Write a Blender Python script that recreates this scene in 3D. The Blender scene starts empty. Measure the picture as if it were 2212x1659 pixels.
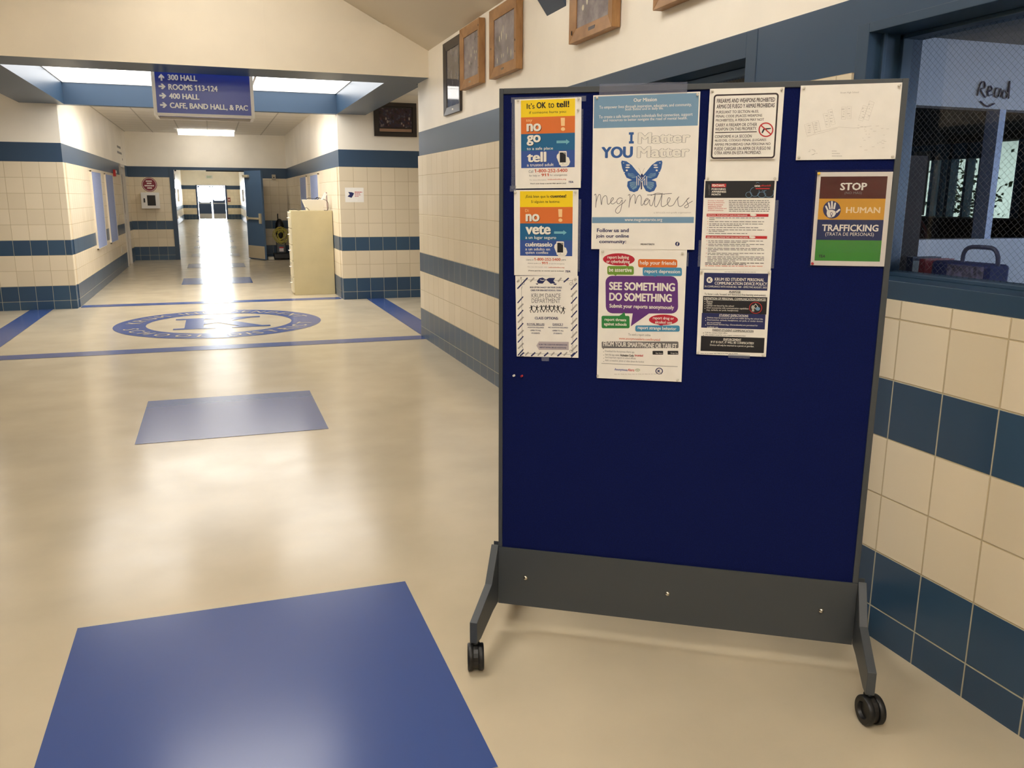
import bpy, math, random
from mathutils import Vector, Matrix
random.seed(7)
S = bpy.context.scene
C = S.collection
R = math.radians

def lin(c):
    o = []
    for v in c:
        v /= 255.0
        o.append(v / 12.92 if v <= .04045 else ((v + .055) / 1.055) ** 2.4)
    return (*o, 1.0)

# ------------------------------------------------------------------ camera, world, exposure
cam_d = bpy.data.cameras.new('camera')
cam = bpy.data.objects.new('camera', cam_d)
C.objects.link(cam)
YAW, PITCH, ROLL, CH = .3353, .2177, .0053, 1.5038
fw = Vector((math.sin(YAW) * math.cos(PITCH), math.cos(YAW) * math.cos(PITCH), -math.sin(PITCH)))
rt0 = Vector((math.cos(YAW), -math.sin(YAW), 0)); up0 = rt0.cross(fw)
rt = math.cos(ROLL) * rt0 + math.sin(ROLL) * up0; up = -math.sin(ROLL) * rt0 + math.cos(ROLL) * up0
M = Matrix((rt, up, -fw)).transposed().to_4x4(); M.translation = (0, 0, CH)
cam.matrix_world = M
cam_d.sensor_width = 36; cam_d.lens = 36 * 1821.48 / 2212; cam_d.clip_start = .05; cam_d.clip_end = 300
S.camera = cam

W = bpy.data.worlds.new('world'); S.world = W; W.use_nodes = True
bg = W.node_tree.nodes['Background']
bg.inputs[0].default_value = (.93, .97, 1, 1); bg.inputs[1].default_value = 190.0

_n, _l = W.node_tree.nodes, W.node_tree.links
_t = _n.new('ShaderNodeTexCoord'); _s = _n.new('ShaderNodeSeparateXYZ'); _l.new(_t.outputs['Generated'], _s.inputs[0])
def _m(op, a, b=None):
    x = _n.new('ShaderNodeMath'); x.operation = op
    for i, v in enumerate((a, b)):
        if v is None: continue
        if isinstance(v, (int, float)): x.inputs[i].default_value = v
        else: _l.new(v, x.inputs[i])
    return x.outputs[0]
_q = _m('DIVIDE', _s.outputs[2], .09)
_l.new(_m('ADD', _m('MULTIPLY', _m('EXPONENT', _m('MULTIPLY', _m('MULTIPLY', _q, _q), -1)), 160), 26), bg.inputs[1])

S.view_settings.view_transform = 'Standard'; S.view_settings.look = 'None'
S.view_settings.gamma = 1; S.view_settings.use_curve_mapping = False
S.view_settings.exposure = 0.0
cy = S.cycles
cy.use_denoising = True; cy.max_bounces = 10; cy.diffuse_bounces = 6; cy.glossy_bounces = 5
cy.transparent_max_bounces = 16; cy.sample_clamp_indirect = 12; cy.caustics_reflective = True

LAMP = 10.2         # lobby fixtures
WELL = 3.5          # luminous ceiling over the crossing
HALL = 12.0          # wrap fixture in the hall, and the added lights scaled from it
WARM = (1.0, .955, .885, 1)

# ------------------------------------------------------------------ materials
def nt(m):
    m.use_nodes = True
    return m.node_tree.nodes, m.node_tree.links, m.node_tree.nodes['Principled BSDF']

def mat(name, rgb, rough=.5, metal=0., noise=0., nscale=8., bump=0., bscale=200., spec=.5):
    m = bpy.data.materials.new(name); n, l, b = nt(m)
    b.inputs['Base Color'].default_value = lin(rgb); b.inputs['Roughness'].default_value = rough
    b.inputs['Metallic'].default_value = metal; b.inputs['Specular IOR Level'].default_value = spec
    if noise:
        t = n.new('ShaderNodeTexCoord'); x = n.new('ShaderNodeTexNoise'); x.inputs['Scale'].default_value = nscale
        x.inputs['Detail'].default_value = 5
        r = n.new('ShaderNodeValToRGB')
        a = [max(0, c * (1 - noise)) for c in rgb]; z = [min(255, c * (1 + noise)) for c in rgb]
        r.color_ramp.elements[0].position = .3; r.color_ramp.elements[0].color = lin(a)
        r.color_ramp.elements[1].position = .7; r.color_ramp.elements[1].color = lin(z)
        l.new(t.outputs['Object'], x.inputs['Vector']); l.new(x.outputs['Fac'], r.inputs[0]); l.new(r.outputs[0], b.inputs['Base Color'])
    if bump:
        t = n.new('ShaderNodeTexCoord'); x = n.new('ShaderNodeTexNoise'); x.inputs['Scale'].default_value = bscale
        u = n.new('ShaderNodeBump'); u.inputs['Strength'].default_value = bump; u.inputs['Distance'].default_value = .002
        l.new(t.outputs['Object'], x.inputs['Vector']); l.new(x.outputs['Fac'], u.inputs['Height']); l.new(u.outputs[0], b.inputs['Normal'])
    return m

def emit(name, rgb, strength):
    m = bpy.data.materials.new(name); n, l, b = nt(m)
    b.inputs['Base Color'].default_value = (.8, .8, .8, 1)
    b.inputs['Emission Color'].default_value = rgb; b.inputs['Emission Strength'].default_value = strength
    return m

def glass(name, tint, refl=.08, rough=.02, clear=True):
    m = bpy.data.materials.new(name); m.use_nodes = True
    n, l = m.node_tree.nodes, m.node_tree.links; n.clear()
    o = n.new('ShaderNodeOutputMaterial'); t = n.new('ShaderNodeBsdfTransparent'); g = n.new('ShaderNodeBsdfGlossy')
    t.inputs[0].default_value = tint; g.inputs['Roughness'].default_value = rough
    f = n.new('ShaderNodeFresnel'); f.inputs[0].default_value = 1.45; x = n.new('ShaderNodeMixShader')
    ge = n.new('ShaderNodeNewGeometry'); iv = n.new('ShaderNodeMath'); iv.operation = 'SUBTRACT'; iv.inputs[0].default_value = 1; mu = n.new('ShaderNodeMath'); mu.operation = 'MULTIPLY'
    l.new(ge.outputs['Backfacing'], iv.inputs[1]); l.new(f.outputs[0], mu.inputs[0]); l.new(iv.outputs[0], mu.inputs[1])
    l.new(mu.outputs[0], x.inputs[0]); l.new(t.outputs[0], x.inputs[1]); l.new(g.outputs[0], x.inputs[2]); l.new(x.outputs[0], o.inputs[0])
    return m

class NB:
    """tiny node builder for procedural masks"""
    def __init__(s, m): s.n, s.l = m.node_tree.nodes, m.node_tree.links
    def math(s, op, a, b=None, c=None):
        x = s.n.new('ShaderNodeMath'); x.operation = op
        for i, v in enumerate((a, b, c)):
            if v is None: continue
            if isinstance(v, (int, float)): x.inputs[i].default_value = v
            else: s.l.new(v, x.inputs[i])
        return x.outputs[0]
    def mixc(s, f, a, b):
        x = s.n.new('ShaderNodeMix'); x.data_type = 'RGBA'
        for i, v in ((0, f), (6, a), (7, b)):
            if isinstance(v, tuple) or isinstance(v, (int, float)): x.inputs[i].default_value = v
            else: s.l.new(v, x.inputs[i])
        return x.outputs[2]

CO, BZ, TW = .2012, .1147, .2032        # course height, base course, tile width
Z1, Z2 = BZ + 9 * CO, 2.168             # top of the tile, top of the blue band
CREAM, WHITE, BLUE = (226, 206, 168), (246, 239, 225), (48, 73, 99)

def tile_material():
    m = bpy.data.materials.new('glazed_wall_tile'); n, l, b = nt(m); q = NB(m)
    g = n.new('ShaderNodeNewGeometry'); sp = n.new('ShaderNodeSeparateXYZ'); sn = n.new('ShaderNodeSeparateXYZ')
    l.new(g.outputs['Position'], sp.inputs[0]); l.new(g.outputs['True Normal'], sn.inputs[0])
    facx = q.math('GREATER_THAN', q.math('ABSOLUTE', sn.outputs[0]), .5)
    ux = q.math('DIVIDE', q.math('SUBTRACT', sp.outputs[0], 1.76), TW)
    uy = q.math('DIVIDE', q.math('SUBTRACT', sp.outputs[1], 2.16), TW)
    mx = n.new('ShaderNodeMix'); l.new(facx, mx.inputs[0]); l.new(ux, mx.inputs[2]); l.new(uy, mx.inputs[3])
    u = q.math('ADD', mx.outputs[0], 200)
    v = q.math('DIVIDE', q.math('SUBTRACT', sp.outputs[2], BZ), CO)
    v1 = q.math('ADD', v, 10)
    def edge(a, size):
        f = q.math('FRACT', a); return q.math('MULTIPLY', q.math('MINIMUM', f, q.math('SUBTRACT', 1, f)), size)
    d = q.math('MINIMUM', edge(u, TW), edge(v1, CO))
    mr = n.new('ShaderNodeMapRange'); mr.interpolation_type = 'SMOOTHSTEP'
    l.new(d, mr.inputs[0]); mr.inputs[1].default_value = .0014; mr.inputs[2].default_value = .0036; mr.inputs[3].default_value = 1; mr.inputs[4].default_value = 0
    grout = mr.outputs[0]
    low = q.math('LESS_THAN', v, 1); midb = q.math('MULTIPLY', q.math('GREATER_THAN', v, 3), q.math('LESS_THAN', v, 4))
    blue = q.math('MAXIMUM', low, midb)
    cell = n.new('ShaderNodeCombineXYZ'); l.new(q.math('FLOOR', u), cell.inputs[0]); l.new(q.math('FLOOR', v1), cell.inputs[1]); l.new(facx, cell.inputs[2])
    wn = n.new('ShaderNodeTexWhiteNoise'); l.new(cell.outputs[0], wn.inputs['Vector'])
    ca = q.mixc(wn.outputs['Value'], lin((220, 206, 179)), lin((229, 215, 189)))
    cb = q.mixc(wn.outputs['Value'], lin((45, 71, 98)), lin((54, 82, 108)))
    tl = q.mixc(blue, ca, cb)
    gr = q.mixc(blue, lin((192, 174, 140)), lin((176, 172, 152)))
    l.new(q.mixc(grout, tl, gr), b.inputs['Base Color'])
    ro = n.new('ShaderNodeMapRange'); l.new(grout, ro.inputs[0]); ro.inputs[3].default_value = .30; ro.inputs[4].default_value = .8
    l.new(ro.outputs[0], b.inputs['Roughness'])
    bp = n.new('ShaderNodeBump'); bp.inputs['Strength'].default_value = .6; bp.inputs['Distance'].default_value = .003; bp.invert = True
    l.new(grout, bp.inputs['Height']); l.new(bp.outputs[0], b.inputs['Normal'])
    return m

def wall_paint(name, rgb, rough, joint=True):
    """painted block wall: flat colour with the faint vertical block joints"""
    m = mat(name, rgb, rough, noise=.025, nscale=1.5)
    n, l, b = nt(m); q = NB(m)
    g = n.new('ShaderNodeNewGeometry'); sp = n.new('ShaderNodeSeparateXYZ'); l.new(g.outputs['Position'], sp.inputs[0])
    sn = n.new('ShaderNodeSeparateXYZ'); l.new(g.outputs['True Normal'], sn.inputs[0])
    facx = q.math('GREATER_THAN', q.math('ABSOLUTE', sn.outputs[0]), .5)
    mx = n.new('ShaderNodeMix'); l.new(facx, mx.inputs[0]); l.new(q.math('ADD', sp.outputs[0], 20.24), mx.inputs[2]); l.new(q.math('ADD', sp.outputs[1], 20.132), mx.inputs[3])
    f = q.math('FRACT', q.math('DIVIDE', mx.outputs[0], 1.6)); d = q.math('MULTIPLY', q.math('MINIMUM', f, q.math('SUBTRACT', 1, f)), 1.6)
    k = q.math('LESS_THAN', d, .0022)
    bp = n.new('ShaderNodeBump'); bp.inputs['Strength'].default_value = .5; bp.inputs['Distance'].default_value = .002; bp.invert = True
    l.new(k, bp.inputs['Height']); l.new(bp.outputs[0], b.inputs['Normal'])
    return m

def floor_material(name, rgb, rough):
    m = mat(name, rgb, rough, noise=.03, nscale=2.2)
    n, l, b = nt(m)
    t = n.new('ShaderNodeTexCoord'); x = n.new('ShaderNodeTexNoise'); x.inputs['Scale'].default_value = 3.5; x.inputs['Detail'].default_value = 6
    mr = n.new('ShaderNodeMapRange'); mr.inputs[1].default_value = .3; mr.inputs[2].default_value = .7
    mr.inputs[3].default_value = rough - .03; mr.inputs[4].default_value = rough + .03
    l.new(t.outputs['Object'], x.inputs['Vector']); l.new(x.outputs['Fac'], mr.inputs[0]); l.new(mr.outputs[0], b.inputs['Roughness'])
    return m

def ceiling_tiles():
    m = mat('ceiling_tile', (222, 216, 204), .8); n, l, b = nt(m); q = NB(m)
    g = n.new('ShaderNodeNewGeometry'); sp = n.new('ShaderNodeSeparateXYZ'); l.new(g.outputs['Position'], sp.inputs[0])
    def ed(s):
        f = q.math('FRACT', q.math('ADD', q.math('DIVIDE', s, .6), 50)); return q.math('MULTIPLY', q.math('MINIMUM', f, q.math('SUBTRACT', 1, f)), .6)
    k = q.math('LESS_THAN', q.math('MINIMUM', ed(sp.outputs[0]), ed(sp.outputs[1])), .012)
    l.new(q.mixc(k, lin((246, 242, 234)), lin((206, 202, 194))), b.inputs['Base Color'])
    return m

TILE = tile_material()
PAINT = wall_paint('white_wall_paint', WHITE, .42)
BAND = wall_paint('blue_wall_paint', BLUE, .34)
BEAM = wall_paint('cream_beam_paint', (226, 215, 194), .55)
CEIL = mat('ceiling_paint', (214, 203, 184), .7)
TBAR = ceiling_tiles()
FLOOR = floor_material('beige_sheet_vinyl', (194, 181, 156), .195)
FBLUE = mat('blue_sheet_vinyl', (56, 80, 140), .21)
FRAMEB = mat('blue_steel_paint', (46, 70, 94), .35)
DOORB = mat('blue_door_paint', (84, 112, 146), .4)
PLAIN = mat('plain_wall', (206, 196, 176), .7)
DARKW = mat('dark_wood', (40, 26, 19), .75, noise=.2, nscale=6)
GLASS = glass('clear_glass', (.95, .97, .97, 1))
TINT = glass('tinted_glass', (.066, .073, .066, 1))
FILM = glass('sun_film_glass', (.3, .3, .3, 1))
STEEL = mat('brushed_steel', (190, 188, 182), .35, 1.)
CHROME = mat('chrome', (214, 208, 196), .15, 1.)
BLACKP = mat('black_plastic', (20, 20, 21), .4)
RUBBER = mat('black_rubber', (16, 16, 17), .45)
WHITEP = mat('white_plastic', (232, 230, 226), .35)
BEIGEM = mat('beige_metal', (208, 196, 164), .42)
TANP = mat('tan_kick_plate', (206, 192, 164), .35)

def wire_glass():
    m = glass('wire_glass', (.86, .88, .91, 1), rough=.01)
    n, l = m.node_tree.nodes, m.node_tree.links; q = NB(m)
    out = n['Material Output']; base = out.inputs[0].links[0].from_socket
    g = n.new('ShaderNodeNewGeometry'); sp = n.new('ShaderNodeSeparateXYZ'); l.new(g.outputs['Position'], sp.inputs[0])
    y, z = sp.outputs[1], sp.outputs[2]
    def ed(s):
        f = q.math('FRACT', q.math('ADD', q.math('DIVIDE', s, .021), 1000)); return q.math('MINIMUM', f, q.math('SUBTRACT', 1, f))
    a = ed(q.math('ADD', z, q.math('MULTIPLY', y, .9))); c = ed(q.math('SUBTRACT', z, q.math('MULTIPLY', y, .9)))
    k = q.math('LESS_THAN', q.math('MINIMUM', a, c), .02)
    wi = n.new('ShaderNodeBsdfDiffuse'); wi.inputs[0].default_value = lin((92, 94, 98))
    x = n.new('ShaderNodeMixShader'); l.new(q.math('MULTIPLY', k, .55), x.inputs[0]); l.new(base, x.inputs[1]); l.new(wi.outputs[0], x.inputs[2]); l.new(x.outputs[0], out.inputs[0])
    return m
WIRE = wire_glass()

# ------------------------------------------------------------------ mesh helpers
class MB:
    def __init__(s): s.v, s.f, s.m, s.mats = [], [], [], []
    def mi(s, m):
        if m not in s.mats: s.mats.append(m)
        return s.mats.index(m)
    def add(s, vs, fs, m):
        b = len(s.v); i = s.mi(m); s.v += [tuple(p) for p in vs]
        for f in fs: s.f.append([b + k for k in f]); s.m.append(i)
        return s
    def quad(s, a, b, c, d, m): return s.add([a, b, c, d], [(0, 1, 2, 3)], m)
    def box(s, x0, x1, y0, y1, z0, z1, m, mats=None):
        """mats: optional dict face->material (-x,+x,-y,+y,-z,+z)"""
        v = [(x, y, z) for z in (z0, z1) for y in (y0, y1) for x in (x0, x1)]
        F = {'-z': (0, 2, 3, 1), '+z': (4, 5, 7, 6), '-y': (0, 1, 5, 4), '+y': (2, 6, 7, 3), '-x': (0, 4, 6, 2), '+x': (1, 3, 7, 5)}
        b = len(s.v); s.v += v
        for k, f in F.items():
            s.f.append([b + i for i in f]); s.m.append(s.mi((mats or {}).get(k, m)))
        return s
    def prism(s, pts, h0, h1, axis, m):
        """extrude a 2D polygon along axis ('x': pts are (y,z); 'y': (x,z); 'z': (x,y))"""
        mk = {'x': lambda p, h: (h, p[0], p[1]), 'y': lambda p, h: (p[0], h, p[1]), 'z': lambda p, h: (p[0], p[1], h)}[axis]
        k = len(pts)
        vs = [mk(p, h0) for p in pts] + [mk(p, h1) for p in pts]
        fs = [tuple(range(k - 1, -1, -1)), tuple(range(k, 2 * k))] + [(i, (i + 1) % k, (i + 1) % k + k, i + k) for i in range(k)]
        return s.add(vs, fs, m)
    def lathe(s, prof, m, at=(0, 0, 0), axis='z', n=24):
        """prof: list of (r, h)"""
        vs, fs = [], []
        for r, h in prof:
            for i in range(n):
                a = 2 * math.pi * i / n; c, d = r * math.cos(a), r * math.sin(a)
                p = {'z': (c, d, h), 'y': (c, h, d), 'x': (h, c, d)}[axis]
                vs.append((p[0] + at[0], p[1] + at[1], p[2] + at[2]))
        for j in range(len(prof) - 1):
            for i in range(n):
                k = (i + 1) % n; fs.append((j * n + i, j * n + k, (j + 1) * n + k, (j + 1) * n + i))
        fs.append(tuple(range(n - 1, -1, -1))); fs.append(tuple((len(prof) - 1) * n + i for i in range(n)))
        return s.add(vs, fs, m)
    def tube(s, pts, r, m, n=8, closed=False):
        P = [Vector(p) for p in pts]; k = len(P); vs, fs = [], []
        last = None
        for i in range(k):
            a = P[(i - 1) % k] if closed or i > 0 else P[i]; b = P[(i + 1) % k] if closed or i < k - 1 else P[i]
            t = (b - a).normalized()
            if last is None: last = t.orthogonal().normalized()
            u = (last - t * last.dot(t)); u = u.normalized() if u.length > 1e-6 else t.orthogonal().normalized()
            last = u; w = t.cross(u); rr = r[i] if isinstance(r, (list, tuple)) else r
            for j in range(n):
                an = 2 * math.pi * j / n; vs.append(P[i] + (u * math.cos(an) + w * math.sin(an)) * rr)
        for i in range(k if closed else k - 1):
            e = (i + 1) % k
            for j in range(n):
                q = (j + 1) % n; fs.append((i * n + j, i * n + q, e * n + q, e * n + j))
        if not closed: fs += [tuple(range(n - 1, -1, -1)), tuple((k - 1) * n + j for j in range(n))]
        return s.add(vs, fs, m)
    def build(s, name, parent=None, smooth=False, bevel=0., loc=None, rot=None):
        me = bpy.data.meshes.new(name); me.from_pydata(s.v, [], s.f)
        for m in s.mats: me.materials.append(m)
        me.polygons.foreach_set('material_index', s.m)
        if smooth: me.polygons.foreach_set('use_smooth', [True] * len(s.f))
        me.update()
        o = bpy.data.objects.new(name, me); C.objects.link(o)
        if parent: o.parent = parent
        if loc: o.location = loc
        if rot: o.rotation_euler = rot
        if bevel:
            b = o.modifiers.new('bevel', 'BEVEL'); b.width = bevel; b.segments = 2; b.limit_method = 'ANGLE'; b.angle_limit = R(40)
        if smooth:
            try: me.set_sharp_from_angle(angle=R(40))
            except Exception: pass
        return o

def box(*a, **k): return MB().box(*a, **k)
def tag(o, label, cat, group=None):
    o['label'] = label; o['category'] = cat
    if group: o['group'] = group
    return o
def thing(name, label, cat, loc=(0, 0, 0), rz=0., group=None):
    o = bpy.data.objects.new(name, None); C.objects.link(o); o.empty_display_size = .05
    o.location = loc; o.rotation_euler = (0, 0, rz)
    return tag(o, label, cat, group)
def struct(mb, name, parent=None, **k):
    o = mb.build(name, parent, **k)
    if not parent: o['kind'] = 'structure'
    return o
def sroot(name, loc=(0, 0, 0), rz=0.):
    o = bpy.data.objects.new(name, None); C.objects.link(o); o.location = loc; o.rotation_euler = (0, 0, rz); o['kind'] = 'structure'
    return o
def copy_tree(o, parent=None, loc=None, label=None):
    c = o.copy(); C.objects.link(c)
    if parent: c.parent = parent
    if loc: c.location = loc
    if label: c['label'] = label
    for ch in list(o.children): copy_tree(ch, c)
    return c

# ---- lettering -----------------------------------------------------------------------------
_tc = {}
def _raw(txt, res):
    cu = bpy.data.curves.new('lettering', 'FONT'); cu.body = txt; cu.size = 1; cu.resolution_u = res
    ob = bpy.data.objects.new('lettering', cu); C.objects.link(ob)
    dg = bpy.context.evaluated_depsgraph_get(); dg.update()
    me = bpy.data.meshes.new_from_object(ob.evaluated_get(dg))
    vs = [(v.co.x, v.co.y) for v in me.vertices]; fs = [tuple(p.vertices) for p in me.polygons]
    bpy.data.objects.remove(ob); bpy.data.curves.remove(cu); bpy.data.meshes.remove(me)
    return vs, fs
def glyphs(txt, bold=0., res=3):
    """flat outline of a word in Blender's own font: (verts2d, faces, bbox); weight comes from shifted copies"""
    k = (txt, bold, res)
    if k in _tc: return _tc[k]
    vs, fs = _raw(txt, res)
    for i, ch in enumerate(txt):                      # the built-in figure one is a bare bar: give it its flag
        if ch == '1':
            xr = max(p[0] for p in _raw(txt[:i + 1], 1)[0]); one = _raw('1', 1)[0]
            w_ = max(p[0] for p in one) - min(p[0] for p in one); top = max(p[1] for p in one); n0 = len(vs)
            vs += [(xr - w_ * .6, top), (xr - w_, top), (xr - w_ - .15, top - .13), (xr - w_ - .15, top - .22), (xr - w_, top - .13)]; fs.append((n0, n0 + 1, n0 + 2, n0 + 3, n0 + 4))
    if bold > 0:
        v0, f0, n0 = vs, fs, len(vs); vs, fs = [], []
        for q, (dx, dy) in enumerate(((0, 0), (bold, 0), (-bold, 0), (0, bold * .6), (0, -bold * .6), (bold * .75, bold * .45), (-bold * .75, bold * .45), (bold * .75, -bold * .45), (-bold * .75, -bold * .45)) if bold > .015 else ((bold, 0), (-bold, 0))):
            vs += [(x + dx, y + dy, q) for x, y in v0]; fs += [tuple(j + q * n0 for j in f) for f in f0]
    vs = [p if len(p) == 3 else (*p, 0) for p in vs]
    bb = (min(p[0] for p in vs), max(p[0] for p in vs), min(p[1] for p in vs), max(p[1] for p in vs))
    _tc[k] = (vs, fs, bb); return _tc[k]

class Sheet:
    """flat printed sheet, drawn in measured artwork coordinates (quad = its corners TL,TR,BR,BL there)"""
    def __init__(s, w, h, quad, paper, thick=.0006):
        s.w, s.h, s.q, s.k = w, h, quad, 0; s.mb = MB(); s.t = thick
        s.mb.box(0, w, -thick, 0, -h, 0, paper)
    def inv(s, x, y):
        (ax, ay), (bx, by), (cx, cy_), (dx, dy) = s.q
        u = v = .5
        for _ in range(8):
            px = ax * (1 - u) * (1 - v) + bx * u * (1 - v) + cx * u * v + dx * (1 - u) * v - x
            py = ay * (1 - u) * (1 - v) + by * u * (1 - v) + cy_ * u * v + dy * (1 - u) * v - y
            pu = ((bx - ax) * (1 - v) + (cx - dx) * v, (by - ay) * (1 - v) + (cy_ - dy) * v)
            pv = ((dx - ax) * (1 - u) + (cx - bx) * u, (dy - ay) * (1 - u) + (cy_ - by) * u)
            de = pu[0] * pv[1] - pu[1] * pv[0]
            u -= (px * pv[1] - py * pv[0]) / de; v -= (pu[0] * py - pu[1] * px) / de
        return u * s.w, -v * s.h
    def clip(s, q): return min(max(q[0], 0), s.w), min(max(q[1], -s.h), 0)
    def Y(s, layer):
        s.k = (s.k + 1) % 9; return -s.t - .00022 * layer - s.k * 2e-5
    def flat(s, pts, m, layer=1, conv=True):
        P = [s.inv(*p) if conv else p for p in pts]
        P = [(min(max(a, 0), s.w), min(max(b, -s.h), 0)) for a, b in P]
        ar = sum(P[i][0] * P[(i + 1) % len(P)][1] - P[(i + 1) % len(P)][0] * P[i][1] for i in range(len(P)))
        if ar < 0: P.reverse()
        yy = s.Y(layer); s.mb.add([(a, yy, b) for a, b in P], [tuple(range(len(P)))], m)
    def span(s, x0, y0, x1, y1):
        a, c = s.inv(x0, (y0 + y1) / 2)[0], s.inv(x1, (y0 + y1) / 2)[0]
        t, b = s.inv((x0 + x1) / 2, y0)[1], s.inv((x0 + x1) / 2, y1)[1]
        return a, c, t, b
    def rect(s, x0, y0, x1, y1, m, layer=1):
        a, c, t, b = s.span(x0, y0, x1, y1); s.flat([(a, b), (c, b), (c, t), (a, t)], m, layer, False)
    def frac(s, x0, y0, x1, y1, m, layer=1):
        s.flat([(x0 * s.w, -y1 * s.h), (x1 * s.w, -y1 * s.h), (x1 * s.w, -y0 * s.h), (x0 * s.w, -y0 * s.h)], m, layer, False)
    def oval(s, cx, cy_, rx, ry, m, layer=1, n=28):
        s.flat([(cx + rx * math.cos(2 * math.pi * i / n), cy_ + ry * math.sin(2 * math.pi * i / n)) for i in range(n)], m, layer)
    def ring(s, cx, cy_, rx, ry, wd, m, layer=1, n=32):
        P = [s.inv(cx + (rx - k) * math.cos(2 * math.pi * i / n), cy_ + (ry - k) * math.sin(2 * math.pi * i / n)) for k in (0, wd) for i in range(n)]
        yy = s.Y(layer); s.mb.add([(a, yy, b) for a, b in P], [(i, i + n, (i + 1) % n + n, (i + 1) % n) for i in range(n)], m)
    def rrect(s, x0, y0, x1, y1, r, m, layer=1, conv=True):
        pts = []
        for cx, cy_, a0 in ((x1 - r, y1 - r, 0), (x0 + r, y1 - r, 90), (x0 + r, y0 + r, 180), (x1 - r, y0 + r, 270)):
            pts += [(cx + r * math.cos(R(a0 + k * 22.5)), cy_ + r * math.sin(R(a0 + k * 22.5))) for k in range(5)]
        s.flat(pts, m, layer)
    def rfrac(s, i, r, m, layer):
        pts = []
        for cx, cy_, a0 in ((1 - i - r, i + r, 0), (i + r, i + r, 90), (i + r, 1 - i - r, 180), (1 - i - r, 1 - i - r, 270)):
            pts += [((cx + r * math.cos(R(a0 + k * 15))) * s.w, -(cy_ - r * math.sin(R(a0 + k * 15))) * s.h) for k in range(7)]
        s.flat(pts, m, layer, False)
    def text(s, t, x0, y0, x1, y1, m, bold=0., layer=3, res=2, shear=0.):
        vs, fs, bb = glyphs(t, bold, 6 if y1 - y0 > 60 and len(t) < 20 else res)
        a, c, tp, bt = s.span(x0, y0, x1, y1)
        kx, ky = (c - a) / max(bb[1] - bb[0], 1e-6), (tp - bt) / max(bb[3] - bb[2], 1e-6)
        yy = s.Y(layer); s.mb.add([(a + (x - bb[0] + shear * (y - bb[2])) * kx, yy - q * 2.2e-5, bt + (y - bb[2]) * ky) for x, y, q in vs], fs, m)
    def outline(s, t, x0, y0, x1, y1, dark, light, b0, b1):
        _, _, bb = glyphs(t, b0, 5); a, c, tp, bt = s.span(x0, y0, x1, y1)
        kx, ky = (c - a) / (bb[1] - bb[0]), (tp - bt) / (bb[3] - bb[2])
        for bo, m, la in ((b0, dark, 2), (b1, light, 3)):
            w2, f2, _ = glyphs(t, bo, 5)
            yy = s.Y(la); s.mb.add([(a + (x - bb[0]) * kx, yy - q * 2.2e-5, bt + (y - bb[2]) * ky) for x, y, q in w2], f2, m)
    def stroke(s, pts, wd, m, layer=2):
        """ribbon along a polyline in artwork coordinates"""
        P = [Vector((*p, 0)) for p in pts]; L, Rr = [], []
        for i, p in enumerate(P):
            t = (P[min(i + 1, len(P) - 1)] - P[max(i - 1, 0)])
            t = t.normalized() if t.length > 0 else Vector((1, 0, 0)); nn = Vector((-t.y, t.x, 0)) * wd / 2
            L.append(s.clip(s.inv(*(p + nn)[:2]))); Rr.append(s.clip(s.inv(*(p - nn)[:2])))
        k = len(P)
        yy = s.Y(layer); s.mb.add([(a, yy, b) for a, b in L + Rr], [(i + 1, i, i + k, i + k + 1) for i in range(k - 1)], m)
    def words(s, x0, x1, ys, hgt, m, layer=2, end=1., indent=0):
        """illegible small print: broken dashes of word length"""
        for j, y in enumerate(ys):
            x = x0 + (indent if j else 0); lim = x1 if j < len(ys) - 1 else x0 + (x1 - x0) * end
            while x < lim - 6:
                w = min(random.uniform(.02, .07) * (x1 - x0) * 1.6, lim - x); s.rect(x, y, x + w, y + hgt, m, layer); x += w + (x1 - x0) * .012 + 1
    def build(s, name, label, cat, loc, rot, group=None):
        o = s.mb.build(name, loc=loc, rot=rot); return tag(o, label, cat, group)

def smooth_line(pts, k=5):
    out = []
    for i in range(len(pts) - 1):
        p0, p1, p2, p3 = pts[max(i - 1, 0)], pts[i], pts[i + 1], pts[min(i + 2, len(pts) - 1)]
        for j in range(k):
            t = j / k
            out.append(tuple(.5 * (2 * b + (c - a) * t + (2 * a - 5 * b + 4 * c - d) * t * t + (3 * b - a - 3 * c + d) * t ** 3) for a, b, c, d in zip(p0, p1, p2, p3)))
    return out + [pts[-1]]

# ================================================================== the setting
XR, XL, YC, YF, YE, YZ = 2.101, -2.04, 9.06, 12.72, 22.0, 60.0     # lobby walls, crossing, hall, far corridor
HL, HR = -1.82, 1.76
ZS = 2.655                                                          # underside of the ring beam

# floor with its inlays (patches, border lines, crest) in one sheet
fl = MB()
fl.box(-9, 9, -6, YZ + .3, -.12, 0, FLOOR)
def inlay(x0, x1, y0, y1, z=.002): fl.quad((x0, y0, z), (x1, y0, z), (x1, y1, z), (x0, y1, z), FBLUE)
for y in (-1.69, 1.90, 5.49): inlay(-.553, .628, y, y + 1.19)
for k in range(11): inlay(-.600, .585, 15.66 + 3.61 * k, 16.86 + 3.61 * k)
inlay(-2.12, 2.10, 8.835, 9.085); inlay(-1.80, 1.74, 12.785, 13.05)
inlay(-2.40, -2.12, 8.835, YF); inlay(2.10, 2.37, YC, YF)
KX, KY, K1, K2 = -.005, 10.76, 1.19, .835
n_ = 96
ringv = [(KX + r * math.cos(2 * math.pi * i / n_), KY + r * math.sin(2 * math.pi * i / n_), .002) for r in (K1, K2) for i in range(n_)]
fl.add(ringv, [(i, (i + 1) % n_, (i + 1) % n_ + n_, i + n_) for i in range(n_)], FBLUE)
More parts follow.
